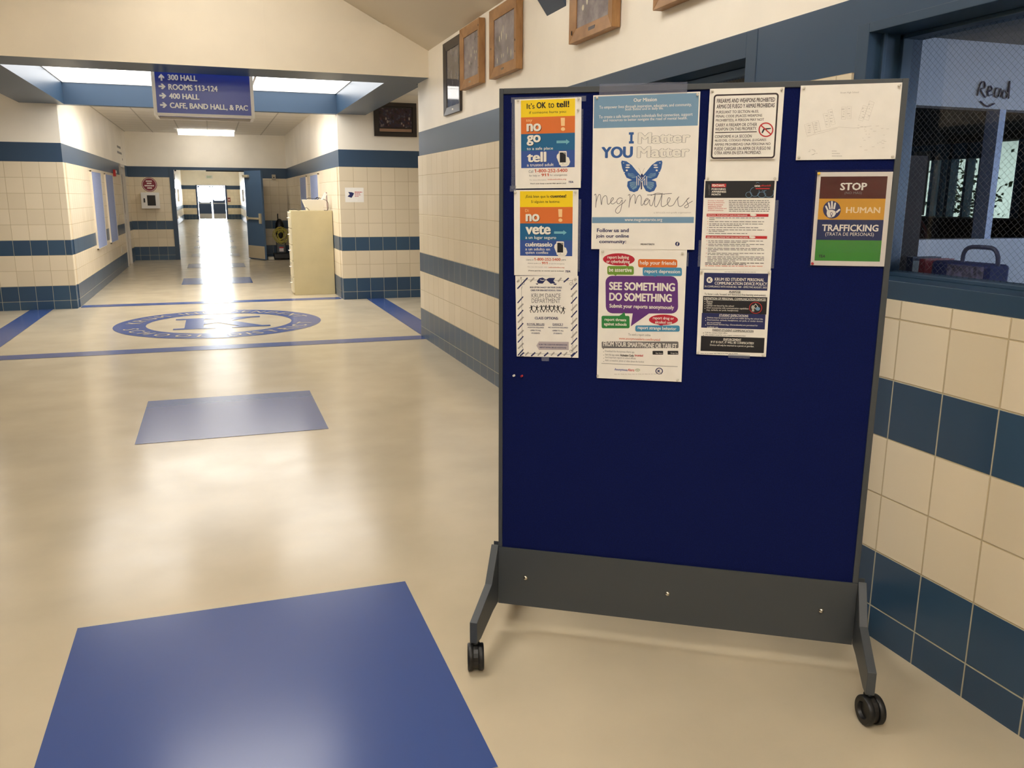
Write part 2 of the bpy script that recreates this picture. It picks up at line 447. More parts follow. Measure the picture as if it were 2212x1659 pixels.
def crest_word(t, a0, a1, top):
    """letters round the ring; a0..a1 in degrees"""
    ws = [glyphs(ch, .012, 2)[2] for ch in t.replace(' ', 'n')]
    adv = [(b[1] - b[0]) + .09 for b in ws]; tot = sum(adv); acc = 0
    for ch, ad in zip(t, adv):
        a = R(a0 + (a1 - a0) * (acc + ad / 2) / tot); acc += ad
        if ch == ' ': continue
        vs, fs, b = glyphs(ch, .012, 2); sc = .24; hh = b[3] - b[2]
        out = []
        for x, y, q in vs:
            lx = (x - (b[0] + b[1]) / 2) * sc * .95; ly = (y - .36) * sc * 1.02
            rr = (K1 + K2) / 2 + (ly if top else -ly)
            th = a - lx / rr if top else a + lx / rr
            out.append((KX + rr * math.cos(th), KY + rr * math.sin(th), .0035 + q * 1e-4))
        fl.add(out, fs, FLOOR)
crest_word('KRUM INDEPENDENT', 172, 12, True)
crest_word('SCHOOL DISTRICT', 192, 348, False)
_kz = [.002]
def kpoly(P): _kz[0] += .00015; fl.add([(KX + x, KY + y, _kz[0]) for x, y in P], [tuple(range(len(P)))], FBLUE)
for P in ([(-.40, -.42), (-.40, .42), (-.19, .42), (-.19, -.42)], [(-.52, .36), (-.52, .46), (-.06, .46), (-.06, .36)],
          [(-.52, -.46), (-.52, -.36), (-.06, -.36), (-.06, -.46)], [(-.19, -.10), (-.19, .06), (.24, .40), (.42, .40)],
          [(-.06, .08), (.10, .18), (.50, -.40), (.24, -.40)], [(.10, .36), (.10, .46), (.48, .46), (.48, .36)],
          [(.12, -.46), (.12, -.36), (.56, -.36), (.56, -.46)]): kpoly(P)
struct(fl, 'floor')

def wall_x(mb, x0, x1, y0, y1, z0, z1, face, cut=True):
    """wall across x with a room face on side 'face' ('-x', '+x', or both), split in tile, band and paint"""
    for a, b, m in ((0, Z1, TILE), (Z1, Z2, BAND), (Z2, 9, PAINT)):
        lo, hi = max(z0, a), min(z1, b)
        if hi <= lo: continue
        g = .012 if m is TILE else 0
        mb.box(x0 - (g if '-' in face else 0), x1 + (g if '+' in face else 0), y0, y1, lo, hi, m)
def wall_y(mb, x0, x1, y0, y1, z0, z1, face):
    for a, b, m in ((0, Z1, TILE), (Z1, Z2, BAND), (Z2, 9, PAINT)):
        lo, hi = max(z0, a), min(z1, b)
        if hi <= lo: continue
        g = .012 if m is TILE else 0
        mb.box(x0, x1, y0 - (g if '-' in face else 0), y1 + (g if '+' in face else 0), lo, hi, m)

# right wall of the lobby, with the storefront and the office window
WY0, WY1, WZ0, WZ1 = .25, 2.49, 1.182, 2.075
DY0, DY1 = 3.068, 4.80
m = MB()
wall_x(m, XR, 2.33, DY1, YC, 0, 2.93, '-')
wall_x(m, XR, 2.33, DY0, DY1, 2.16, 2.93, '-')
wall_x(m, XR, 2.33, WY1, DY0, 0, 2.93, '-')
wall_x(m, XR, 2.33, WY0, WY1, 0, WZ0, '-'); wall_x(m, XR, 2.33, WY0, WY1, WZ1, 2.93, '-')
wall_x(m, XR, 2.33, -5, WY0, 0, 2.93, '-')
wall_y(m, 2.33, 8.2, 8.95, YC, 0, 2.98, '+')
struct(m, 'wall_right')
m = MB(); wall_x(m, -2.25, XL, -5, 8.58, 0, 2.93, '+'); wall_y(m, -8.2, XL, 8.58, 8.78, 0, 2.98, '+'); struct(m, 'wall_left')
m = MB(); wall_y(m, -2.25, 2.33, -5.2, -5, 0, 4.2, '+'); struct(m, 'wall_back')
# far wall of the crossing and the hall walls
m = MB(); wall_y(m, HR, 8.2, YF, YF + .15, 0, 2.98, '-'); wall_x(m, HR, HR + .15, YF + .15, YE, 0, 3.0, '-'); struct(m, 'wall_hall_right')
m = MB(); wall_y(m, -8.2, HL, YF, YF + .15, 0, 2.98, '-')
LD0, LD1 = 20.08, 21.02
wall_x(m, HL - .15, HL, YF + .15, LD0, 0, 3.0, '+'); wall_x(m, HL - .15, HL, LD1, YE, 0, 3.0, '+'); wall_x(m, HL - .15, HL, LD0, LD1, 2.16, 3.0, '+')
m.box(HL - .3, HL - .15, LD0 - .1, LD1 + .1, 0, 2.4, PLAIN)
struct(m, 'wall_hall_left')
for sx, nm in ((-1, 'left'), (1, 'right')):
    m = MB(); m.box(min(sx * 8, sx * 8.2), max(sx * 8, sx * 8.2), 8.5, 13, 0, 3, PLAIN); struct(m, 'wall_crossing_' + nm)
# end wall of the hall with the double doorway
OX0, OX1, OZ = -.92, .90, 2.165
m = MB()
wall_y(m, HL - .15, OX0, YE, YE + .15, 0, 3.0, '-'); wall_y(m, OX1, HR + .15, YE, YE + .15, 0, 3.0, '-'); wall_y(m, OX0, OX1, YE, YE + .15, OZ, 3.0, '-')
m.box(HL - .15, HR + .15, YE, YE + .15, 3.0, 3.5, PAINT)
struct(m, 'wall_hall_end')
# far corridor: side walls with long windows, end wall
m = MB()
SL0, SL1, SR0, SR1, SZ0, SZ1 = 44.0, 54.5, 45.5, 56.0, 1.12, 1.93
for X0, X1, a, b, f in ((HL - .15, HL, SL0, SL1, '+'), (HR, HR + .15, SR0, SR1, '-')):
    mm = MB()
    wall_x(mm, X0, X1, YE + .15, a, 0, 3.45, f); wall_x(mm, X0, X1, b, YZ, 0, 3.45, f)
    wall_x(mm, X0, X1, a, b, 0, SZ0, f); wall_x(mm, X0, X1, a, b, SZ1, 3.45, f)
    struct(mm, 'wall_corridor_' + ('left' if f == '+' else 'right'))
EX0, EX1, EZ = -.99, .93, 2.19
m = MB(); wall_y(m, HL - .15, EX0, YZ, YZ + .15, 0, 3.45, '-'); wall_y(m, EX1, HR + .15, YZ, YZ + .15, 0, 3.45, '-'); wall_y(m, EX0, EX1, YZ, YZ + .15, EZ, 3.45, '-')
struct(m, 'wall_corridor_end')

# ceilings: gable over the lobby, flat ones beyond
RX, RZ = .03, 3.945
m = MB()
m.prism([(XR + .25, 2.905 - .125), (RX, RZ), (RX, RZ + .1), (XR + .25, 2.905 - .02)], -5.2, 8.60, 'y', CEIL)
m.prism([(XL - .25, 2.905 - .125), (RX, RZ), (RX, RZ + .1), (XL - .25, 2.905 - .02)], -5.2, 8.60, 'y', CEIL)
struct(m, 'ceiling')
m = MB()
m.box(2.17, 8.2, 8.95, YF + .1, 2.95, 3.05, TBAR); m.box(-8.2, -2.25, 8.6, YF + .1, 2.95, 3.05, TBAR)
m.box(HL - .15, HR + .15, YF + .15, YE + .1, 2.94, 3.05, TBAR); m.box(HL - .15, HR + .15, YE + .1, YZ + .2, 3.4, 3.5, CEIL)
m.box(-2.3, 2.4, 8.7, YF + .2, 3.12, 3.2, PLAIN)
struct(m, 'ceiling_hall')
# ring beam round the luminous ceiling
IX0, IX1, IY0 = -1.735, 1.76, 9.13
m = MB()
m.box(-2.25, XR, 8.58, IY0, ZS, 3.12, BAND, {'-y': BEAM})
m.box(-2.25, XR + .1, 8.60, 8.8, 3.12, 4.3, BEAM)
m.box(IX1, 2.17, IY0, YF, ZS, 3.12, BAND); m.box(-2.25, IX0, IY0, YF, ZS, 3.12, BAND)
m.box(HL, HR, YF, YF + .15, ZS, 3.12, BAND)
struct(m, 'trim_1')

# ------------------------------------------------------------------ windows and doors of the setting
def portal(x, y, z, w, h, rot):
    d = bpy.data.lights.new('daylight_portal', 'AREA'); d.shape = 'RECTANGLE'; d.size = w; d.size_y = h
    d.cycles.is_portal = True
    o = bpy.data.objects.new('daylight_portal', d); C.objects.link(o); o.location = (x, y, z); o.rotation_euler = rot

# office window: deep blue steel frame, wire glass
w1 = sroot('window_1')
m = MB()
fx0, fx1 = XR - .003, 2.31
m.box(fx0, fx1, 2.434, WY1, WZ0, WZ1, FRAMEB); m.box(fx0, fx1, WY0, .31, WZ0, WZ1, FRAMEB)
m.box(fx0, fx1, .31, 2.434, 2.045, WZ1, FRAMEB); m.box(fx0, fx1, .31, 2.434, WZ0, 1.243, FRAMEB)
m.box(2.150, 2.165, 2.420, 2.434, 1.243, 2.045, FRAMEB); m.box(2.229, 2.31, 2.416, 2.434, 1.243, 2.045, FRAMEB)
m.box(2.229, 2.31, .31, 2.434, 1.243, 1.257, FRAMEB); m.box(2.229, 2.31, .31, 2.434, 2.031, 2.045, FRAMEB)
m.build('window_frame', w1, bevel=.002)
MB().box(2.268, 2.269, .31, 2.42, 1.257, 2.031, WIRE).build('glass_pane', w1)
# storefront behind the board: frame with mullion, two glazed leaves
w2 = sroot('door_1')
m = MB()
m.box(fx0, fx1, DY0, 3.14, 0, 2.165, FRAMEB); m.box(fx0, fx1, 4.73, DY1, 0, 2.165, FRAMEB); m.box(fx0, fx1, 3.14, 4.73, 2.066, 2.165, FRAMEB)
m.box(2.17, fx1, 3.91, 3.97, 0, 2.066, FRAMEB)
m.build('door_frame', w2, bevel=.002)
for a, b in ((3.145, 3.905), (3.975, 4.725)):
    l_ = MB(); z0, z1 = .02, 2.062
    l_.box(2.235, 2.28, a, b, z0, .28, DOORB); l_.box(2.235, 2.28, a, b, 2.03, z1, DOORB); l_.box(2.235, 2.28, a, a + .07, .28, 2.03, DOORB); l_.box(2.235, 2.28, b - .07, b, .28, 2.03, DOORB)
    lo = l_.build('door_leaf', w2)
    MB().box(2.254, 2.255, a + .07, b - .07, .28, 2.03, WIRE).build('glass_pane', lo)
    MB().box(2.19, 2.235, a + .08, b - .08, .98, 1.02, STEEL).build('push_bar', lo)

# hall door on the left: pale frame, door with a dark lite
d3 = sroot('door_2')
m = MB(); PALE = mat('pale_grey_paint', (206, 200, 190), .4)
m.box(HL - .15, HL + .03, LD0, LD0 + .06, 0, 2.16, PALE); m.box(HL - .15, HL + .03, LD1 - .06, LD1, 0, 2.16, PALE); m.box(HL - .15, HL + .03, LD0 + .06, LD1 - .06, 2.10, 2.16, PALE)
m.build('door_frame', d3)
lf = box(HL - .06, HL - .015, LD0 + .06, LD1 - .06, .01, 2.10, PALE).build('door_leaf', d3)
box(HL - .02, HL - .010, LD0 + .52, LD0 + .68, 1.1, 1.95, mat('dark_lite', (46, 40, 62), .2)).build('vision_lite', lf)
m = MB(); m.tube([(HL - .015, LD0 + .16, 1.0), (HL + .05, LD0 + .16, 1.0), (HL + .055, LD0 + .28, 1.0)], .011, STEEL); m.build('lever_handle', lf, True)
for z in (.25, 1.05, 1.9): box(HL + .03, HL + .036, LD0 + .012, LD0 + .05, z, z + .1, STEEL).build('hinge', d3)

# doorway at the end of the hall: frame, right leaf swung into the hall
d2 = sroot('door_3')
m = MB()
m.box(OX0, -.82, YE - .03, YE + .17, 0, OZ, FRAMEB); m.box(.80, OX1, YE - .03, YE + .17, 0, OZ, FRAMEB); m.box(-.82, .80, YE - .03, YE + .17, 2.10, OZ, FRAMEB)
m.build('door_frame', d2)
m = MB(); m.box(-.80, -.765, YE + .0, YE + .1, 2.07, 2.10, BLACKP); m.box(-.10, .78, YE + .03, YE + .1, 2.075, 2.10, BLACKP); m.build('door_stop', d2)
for z in (.24, .96, 1.55, 1.88): box(-.82, -.80, YE - .03, YE + .03, z, z + .12, STEEL).build('hinge', d2)
la = math.atan2(21.2 - YE, 1.15 - .80)
leaf = sroot('door_leaf', (.80, YE - .03, 0), la); leaf.parent = d2; del leaf['kind']
box(.01, .87, -.045, 0, .012, 2.095, DOORB).build('door_panel', leaf)
box(.02, .86, -.048, -.0455, .03, .33, TANP).build('kick_plate', leaf)
m = MB(); m.box(.06, .72, -.085, -.055, .955, 1.0, BEIGEM); m.box(.70, .80, -.075, -.0455, .86, 1.10, BEIGEM); m.box(.04, .10, -.075, -.0455, .93, 1.02, BEIGEM); m.build('push_bar', leaf, bevel=.004)
m = MB(); m.box(.02, .28, -.10, -.0455, 1.94, 2.0, BEIGEM); m.box(.0, .04, -.10, -.02, 1.98, 2.0, STEEL); m.build('door_closer', leaf, bevel=.004)

# far double doors with round-cornered lites
d4 = sroot('door_4')
DKB = mat('dark_blue_door_paint', (44, 62, 92), .4)
m = MB(); m.box(EX0, -.88, YZ - .03, YZ + .15, 0, EZ, DKB); m.box(.82, EX1, YZ - .03, YZ + .15, 0, EZ, DKB); m.box(-.88, .82, YZ - .03, YZ + .15, 2.15, EZ, DKB); m.box(-.05, .0, YZ - .0, YZ + .1, 0, 2.15, DKB); m.build('door_frame', d4)
def rr_hole(mb, x0, x1, z0, z1, a0, a1, b0, b1, r, y0, y1, m):
    """door slab x0..x1,z0..z1 with a rounded hole a0..a1,b0..b1"""
    N = 8; hole, outer = [], []
    for cx, cz, s, ox, oz in ((a1 - r, b1 - r, 0, x1, z1), (a0 + r, b1 - r, 90, x0, z1), (a0 + r, b0 + r, 180, x0, z0), (a1 - r, b0 + r, 270, x1, z0)):
        for k in range(N + 1):
            hole.append((cx + r * math.cos(R(s + 90 * k / N)), cz + r * math.sin(R(s + 90 * k / N)))); outer.append((ox, oz))
    k = len(hole)
    vs = [(x, y, z) for y in (y0, y1) for ring in (outer, hole) for x, z in ring]
    fs = []
    for i in range(k):
        j = (i + 1) % k
        fs.append((i, j, k + j, k + i)); fs.append((2 * k + i, 3 * k + i, 3 * k + j, 2 * k + j)); fs.append((k + i, k + j, 3 * k + j, 3 * k + i))
    mb.add(vs, fs, m)
for a, b, ba, bb_, bot in ((-.88, -.05, -.82, -.10, 1.10), (0, .82, .06, .755, 1.22)):
    m = MB(); rr_hole(m, a + .005, b - .005, .02, 2.145, ba, bb_, bot, 2.10, .13, YZ, YZ + .05, DKB); lf = m.build('door_leaf', d4)
    box(ba - .02, bb_ + .02, YZ + .02, YZ + .026, bot - .02, 2.12, GLASS).build('glass_pane', lf)
    box(a + .02, b - .02, YZ - .006, YZ - .001, .04, .36, STEEL).build('kick_plate', lf)
    m = MB(); m.box(a + .06, b - .06, YZ - .07, YZ - .04, 1.0, 1.05, STEEL); m.box(a + .06, a + .1, YZ - .05, YZ, .98, 1.07, STEEL); m.box(b - .1, b - .06, YZ - .05, YZ, .98, 1.07, STEEL); m.build('push_bar', lf)
portal(-.03, YZ + .12, 1.6, 1.75, 1.2, (R(-90), 0, 0))
for k, (X, a, b, sgn) in enumerate(((HL - .1, SL0, SL1, 1), (HR + .1, SR0, SR1, -1))):
    wn = sroot('window_%d' % (k + 2)); WF = PALE
    m = MB(); n = 3; st = (b - a) / n
    for j in range(n + 1): m.box(X + .09 * sgn, X + .112 * sgn, a + st * j - .06, a + st * j + .06, SZ0, SZ1, WF)
    m.box(X + .09 * sgn, X + .112 * sgn, a, b, SZ0, SZ0 + .05, WF); m.box(X + .09 * sgn, X + .112 * sgn, a, b, SZ1 - .05, SZ1, WF); m.build('window_frame', wn)
    box(X + .097 * sgn, X + .10 * sgn, a, b, SZ0 + .05, SZ1 - .05, FILM).build('glass_pane', wn)
    portal(X - .09 * sgn, (a + b) / 2, (SZ0 + SZ1) / 2, SZ1 - SZ0, b - a, (0, R(90 * sgn * -1), 0))

# unseen dark glazing on the left wall, added to darken the office window's reflection
w6 = sroot('added_dark_doors')
m = MB()
for y in (-.6, 1.15, 2.95, 4.7, 6.4): m.box(XL, XL + .05, y, y + .07, 0, 2.16, FRAMEB)
m.box(XL, XL + .05, -.6, 6.47, 2.09, 2.168, FRAMEB); m.box(XL, XL + .05, -.6, 6.47, 0, .1, FRAMEB)
m.build('door_frame', w6)
box(XL, XL + .03, -.55, 6.44, .09, 2.1, mat('added_dark_glass', (18, 20, 24), .05)).build('glass_pane', w6)

# the room behind the office window: shell, bulkhead partition, daylight window, added fill window
m = MB(); CARPET = mat('dark_carpet', (58, 56, 60), .95)
OFW = mat('office_wall', (176, 170, 160), .7); OFD = mat('office_dark_panel', (92, 90, 88), .7)
m.box(2.33, 7.2, -3.0, 8.95, 2.55, 2.65, OFD); struct(m, 'ceiling_office')
m = MB(); m.box(2.33, 7.2, -3.1, -2.95, 0, 2.6, OFW); m.box(7.0, 7.2, 2.4, 5.95, 0, 2.6, OFD); m.box(7.0, 7.2, -3, -2.2, 0, 2.6, OFD); m.box(7.0, 7.2, -2.2, 2.4, 0, .9, OFD); m.box(7.0, 7.2, -2.2, 2.4, 2.25, 2.6, OFD); m.box(7.0, 7.2, 7.5, 8.95, 0, 2.6, OFD); m.box(7.0, 7.2, 5.95, 7.5, 0, 1.25, OFD); m.box(7.0, 7.2, 5.95, 7.5, 2.05, 2.6, OFD); struct(m, 'wall_office')
m = MB(); m.box(2.335, 6.99, -2.94, 8.94, .0007, .004, CARPET); struct(m, 'floor_office')
m = MB(); PART = mat('partition_white', (214, 216, 224), .6)
m.box(2.52, 5.2, 2.90, 2.98, 1.885, 2.15, PART); m.box(2.52, 5.2, 2.90, 2.98, 0, 1.335, PART); m.box(2.52, 2.60, 2.90, 2.98, 1.335, 1.885, FRAMEB); m.box(5.1, 5.2, 2.90, 2.98, 1.335, 1.885, PART)
m.box(3.235, 3.27, 2.905, 2.975, 1.335, 1.885, mat('pale_blue_mullion', (128, 146, 190), .4)); m.box(2.52, 5.2, 2.91, 2.97, 2.15, 2.55, OFD)
struct(m, 'wall_partition')
wn = sroot('window_4')
m = MB(); BF = mat('blue_window_frame', (84, 124, 168), .4)
for a, b in ((5.95, 6.06), (6.40, 6.47), (6.60, 6.63), (6.80, 6.84), (6.89, 6.93), (7.02, 7.06), (7.22, 7.26), (7.36, 7.5)): m.box(7.02, 7.12, a, b, 1.25, 2.05, BF)
m.box(7.02, 7.12, 6.40, 7.5, 1.90, 2.05, BF); m.build('window_frame', wn)
box(7.06, 7.066, 5.95, 7.5, 1.25, 2.05, TINT).build('glass_pane', wn)
portal(7.17, 6.7, 1.65, .8, 1.5, (0, R(90), 0))
wn = sroot('window_5')  # out-of-view opening, added so daylight reaches the partition front
m = MB()
for y in (-2.2, -.7, .85, 2.34): m.box(7.02, 7.12, y, y + .06, .9, 2.25, BF)
m.box(7.02, 7.12, -2.2, 2.4, .9, .96, BF); m.box(7.02, 7.12, -2.2, 2.4, 2.19, 2.25, BF); m.build('window_frame', wn)
box(7.06, 7.066, -2.2, 2.4, .96, 2.19, glass('fill_window_glass', (.27, .29, .32, 1))).build('glass_pane', wn)
portal(7.17, .1, 1.57, 1.35, 4.6, (0, R(90), 0))

# ================================================================== lamps
DIFF_WELL = emit('well_diffuser', (1.0, .98, .94, 1), WELL)
lum = thing('luminous_ceiling', 'bright white luminous ceiling recessed inside the blue ring beam', 'ceiling light', (0, 0, 2.93))
m = MB(); cx = [IX0 + (IX1 - IX0) * k / 3 for k in range(4)]; cyy = [IY0 + (YF - IY0) * k / 3 for k in range(4)]
for x in cx: m.box(x - .012, x + .012, IY0, YF, -.004, .03, WHITEP)
for y in cyy: m.box(IX0, IX1, y - .012, y + .012, -.004, .03, WHITEP)
m.build('frame', lum)
for i in range(3):
    for j in range(3): box(cx[i] + .012, cx[i + 1] - .012, cyy[j] + .012, cyy[j + 1] - .012, 0, .02, DIFF_WELL).build('diffuser', lum)

def wrap_light(label, loc, rz, L, w, h, strength, group):
    t = thing('ceiling_light', label, 'ceiling light', loc, rz, group)
    E = emit('wrap_diffuser', WARM, strength)
    box(-L / 2 + .01, L / 2 - .01, -w * .3, w * .3, -.05, 0, WHITEP).build('housing', t)
    pr = [(w / 2 * .98 * math.cos(a), -.045 - h * .75 * math.sin(a)) for a in [R(-28 + k * 236 / 11) for k in range(12)]]
    MB().prism(pr, -L / 2 + .02, L / 2 - .02, 'x', E).build('diffuser', t, smooth=True)
    for s in (-1, 1):
        pc = [(p[0] * 1.03, -.045 + (p[1] + .045) * 1.05) for p in pr]
        MB().prism(pc, s * (L / 2 - .02), s * L / 2, 'x', WHITEP).build('end_cap', t)
    return t
wrap_light('glowing wrap light on the hall ceiling above the far doorway', (-.03, 20.9, 2.94), 0, 1.22, .34, .085, HALL, 'hall ceiling lights')
for y, dp, nm in ((13.48, 1.15, 'just past the ring beam'), (14.42, .66, 'behind the blue hanging sign')): wrap_light('broad fill light added on the hall ceiling ' + nm, (-.03, y, 2.94), 0, 2.6, dp, .05, HALL * .7, 'hall ceiling lights')  # unseen broad lights, added to brighten the hall
for k, y in enumerate((7.1, 3.4, -.2, -3.4)):
    t = wrap_light(['lobby ridge lamp nearest the ring beam', 'second lobby ridge lamp from the ring beam', 'third lobby ridge lamp from the ring beam', 'lobby ridge lamp by the back wall'][k],
                   (.03, y, 3.80), 0, 1.8, .85, .26, LAMP * (.92, 1.6, 1.8, 1.7)[k], 'lobby ridge lamps')
    for sx in (-.7, .7): MB().tube([(sx, 0, 0), (sx, 0, .14)], .008, STEEL).build('hanger', t)
for sx, nm in ((-4.5, 'left arm'), (4.5, 'right arm')):
    wrap_light('unseen ceiling light added in the %s of the cross corridor' % nm, (sx, 10.9, 2.95), R(90), 1.22, .34, .085, HALL * .55, 'added cross corridor lights')  # out of view, added to light the arms of the cross corridor

for y, nm in ((29.5, 'nearer the blue door'), (42.0, 'nearer the far doors')):
    wrap_light('unseen light added on the far corridor ceiling ' + nm, (-.03, y, 3.40), 0, 1.22, .34, .085, HALL * 1.5, 'added far corridor lights')  # hidden above the doorway head, added to raise the far corridor's brightness

# wedge shaped wall sconce, open at the top
sc = thing('wall_sconce', 'dark blue wedge shaped sconce high on the white wall between wooden frames', 'wall lamp', (XR, 5.228, 2.638))
m = MB(); SCB = mat('sconce_blue', (62, 78, 100), .4)
P0, P1 = .153, -.153
m.add([(0, P1, 0), (0, P0, 0), (-.17, P0, .23), (-.17, P1, .23), (-.155, P1, .23), (-.155, P0, .23), (-.01, P0, .03), (-.01, P1, .03)],
      [(0, 1, 2, 3), (3, 2, 5, 4), (4, 5, 6, 7)], SCB)
for y in (P0, P1): m.prism([(0, 0), (-.17, .23), (0, .23)], y - .004, y + .004, 'y', SCB)
m.build('shade', sc)
box(-.10, -.02, -.12, .12, .12, .135, emit('sconce_lamp', WARM, 6)).build('lamp_tube', sc)

# ================================================================== bulletin board on casters
BL, BTH = Vector((.863, 2.61, 0)), .572
bd, bn = Vector((math.cos(BTH), -math.sin(BTH), 0)), Vector((-math.sin(BTH), -math.cos(BTH), 0))
FAB = mat('navy_felt', (14, 25, 80), .95, noise=.12, nscale=300, bump=.5, bscale=900, spec=.15)
BGREY = mat('charcoal_steel', (66, 71, 76), .45, bump=.12, bscale=700)
board = thing('bulletin_board', 'tall rolling bulletin board covered in navy felt with charcoal frame', 'bulletin board', BL, -BTH)
BW, BT, BB, BK = 1.176, 1.833, .105, .317
box(.010, BW - .012, .003, .027, BK - .01, BT - .012, FAB).build('felt_panel', board)
for x0, x1 in ((0, .013), (BW - .017, BW)): box(x0, x1, -.003, .033, BK, BT, BGREY).build('side_rail', board, bevel=.0015)
box(.013, BW - .017, -.003, .033, BT - .017, BT, BGREY).build('top_rail', board, bevel=.0015)
box(.001, BW - .001, -.006, -.001, BB, BK, BGREY).build('kick_panel', board)
box(.001, BW - .001, .031, .036, BB, BK, BGREY).build('back_panel', board)
for x in (.099, .586, 1.073):
    MB().lathe([(.0085, -.0062), (.0085, -.0085), (.006, -.012), (.002, -.0135)], CHROME, (x, 0, .212), 'y', 16).build('bolt', board, smooth=True)
prof = [(0, BK + .005), (.086, .212), (.272, .164), (.272, .092), (.225, .086), (.07, .106), (0, .106)]
FT = .026
for sx in (-FT, BW):
    for sg, y0 in ((-1, 0), (1, .03)):
        m = MB(); m.prism([(y0 + sg * p, z) for p, z in prof], sx + .0005, sx + FT - .0005, 'x', BGREY)
        foot = m.build('leg', board, bevel=.0015)
def caster(x, y, ang, front):
    e = bpy.data.objects.new('caster', None); C.objects.link(e); e.parent = board; e.location = (x, y, 0); e.rotation_euler = (0, 0, ang)
    m = MB(); m.lathe([(.010, .045), (.010, .093)], BLACKP); m.build('stem', e)
    # twin wheels on a common axle along local x, trailing in local y
    for s in (-1, 1):
        w = MB(); x0, x1 = s * .008, s * .026
        w.lathe([(.012, x0), (.041, x0), (.0435, x0 + s * .003), (.0435, x1 - s * .003), (.041, x1), (.026, x1), (.022, x1 - s * .009), (.010, x1 - s * .009)], RUBBER, (0, .018, .0435), 'x', 32)
        w.build('wheel', e, smooth=True)
    m = MB()
    hood = [(.018 + .035 * math.cos(R(a)), .0435 + .039 * math.sin(R(a))) for a in range(-60, 241, 20)]
    m.prism(hood, -.0075, .0075, 'x', BLACKP); m.lathe([(.013, .070), (.014, .084), (.011, .089)], BLACKP); m.build('wheel_hood', e)
LXC, RXC = -FT * .5, BW + FT * .5
caster(LXC, -.25, R(198), True); caster(RXC, -.25, R(201), True)
caster(LXC, .28, R(200), False); caster(RXC, .28, R(20), False)

def on_board(s, z, off=0.): return BL + bd * s + bn * off + Vector((0, 0, z))
def hang(tl, tr, off): return tuple(on_board(tl[0], tl[1], off)), (0, -math.atan2(tr[1] - tl[1], tr[0] - tl[0]), -BTH), math.hypot(tr[0] - tl[0], tr[1] - tl[1])

PAPER = mat('paper', (245, 241, 233), .45, noise=.012, nscale=20)
def ink(name, rgb): return mat('ink_' + name, rgb, .45)
IK, IW = ink('black', (28, 26, 28)), ink('white', (240, 236, 226))
IG, IGL = ink('grey', (120, 118, 118)), ink('light_grey', (176, 170, 164))
IY, IO, IT, IB = ink('yellow', (250, 216, 20)), ink('orange', (222, 116, 48)), ink('teal', (16, 98, 146)), ink('royal', (52, 84, 158))
ICR, ICY, IOR = ink('peach', (248, 208, 150)), ink('aqua', (118, 182, 198)), ink('vermilion', (206, 92, 58))
INV, IRD, ISK = ink('navy', (26, 36, 92)), ink('red', (196, 40, 46)), ink('sky', (116, 154, 186))
IMB, IDK = ink('mid_blue', (44, 92, 160)), ink('near_black', (22, 22, 30))
IPU, IGR, ISB, IDG, ICM = ink('purple', (98, 48, 128)), ink('leaf', (112, 152, 52)), ink('sign_blue', (66, 142, 184)), ink('green', (40, 132, 66)), ink('crimson', (188, 26, 54))

def phone_hand(p, x0, y0, x1, y1):
    w, h = x1 - x0, y1 - y0
    p.flat([(x0 + .15 * w, y0 + h), (x0 - .05 * w, y0 + .8 * h), (x0 - .28 * w, y0 + .45 * h), (x0 - .25 * w, y0 + .3 * h), (x0 - .1 * w, y0 + .18 * h), (x0 + .05 * w, y0 + .16 * h), (x0 + .6 * w, y0 + .3 * h), (x1 + .25 * w, y0 + .48 * h), (x1 + .4 * w, y0 + .78 * h), (x1 + .25 * w, y0 + h), (x1 - .05 * w, y0 + 1.12 * h), (x0 + .25 * w, y0 + 1.12 * h)], IW, 2)
    p.rrect(x0, y0, x1, y1, .1 * w, IGL, 3); p.rrect(x0 + .015 * w, y0 + .01 * h, x1 - .015 * w, y1 - .01 * h, .1 * w, IW, 4)
    p.rect(x0 + .12 * w, y0 + .1 * h, x1 - .12 * w, y0 + .82 * h, IDK, 5); p.oval((x0 + x1) / 2, y0 + .91 * h, .06 * w, .03 * h, IGL, 5, 10)
    for k in range(3): p.stroke([(x1 - (.5 - .12 * k) * w, y0 + .1 * h), (x1 - .13 * w, y0 + (.26 - .06 * k) * h)], 3, IW, 6)
def arrow(p, x0, x1, y0, y1, m):
    ym, q = (y0 + y1) / 2, (y1 - y0) * .24
    p.flat([(x0, ym - q), (x0 + .73 * (x1 - x0), ym - q), (x0 + .73 * (x1 - x0), ym + q), (x0, ym + q)], m, 2)
    p.flat([(x0 + .73 * (x1 - x0), y0), (x1, ym), (x0 + .73 * (x1 - x0), y1)], m, 2)
def bang(p, cx, y0, y1, m):
    h = y1 - y0; w = h * .16
    p.flat([(cx - w, y0), (cx + w, y0), (cx + w * .85, y0 + .62 * h), (cx - w * .85, y0 + .62 * h)], m, 2); p.oval(cx, y0 + .86 * h, w, .14 * h, m, 2, 16)

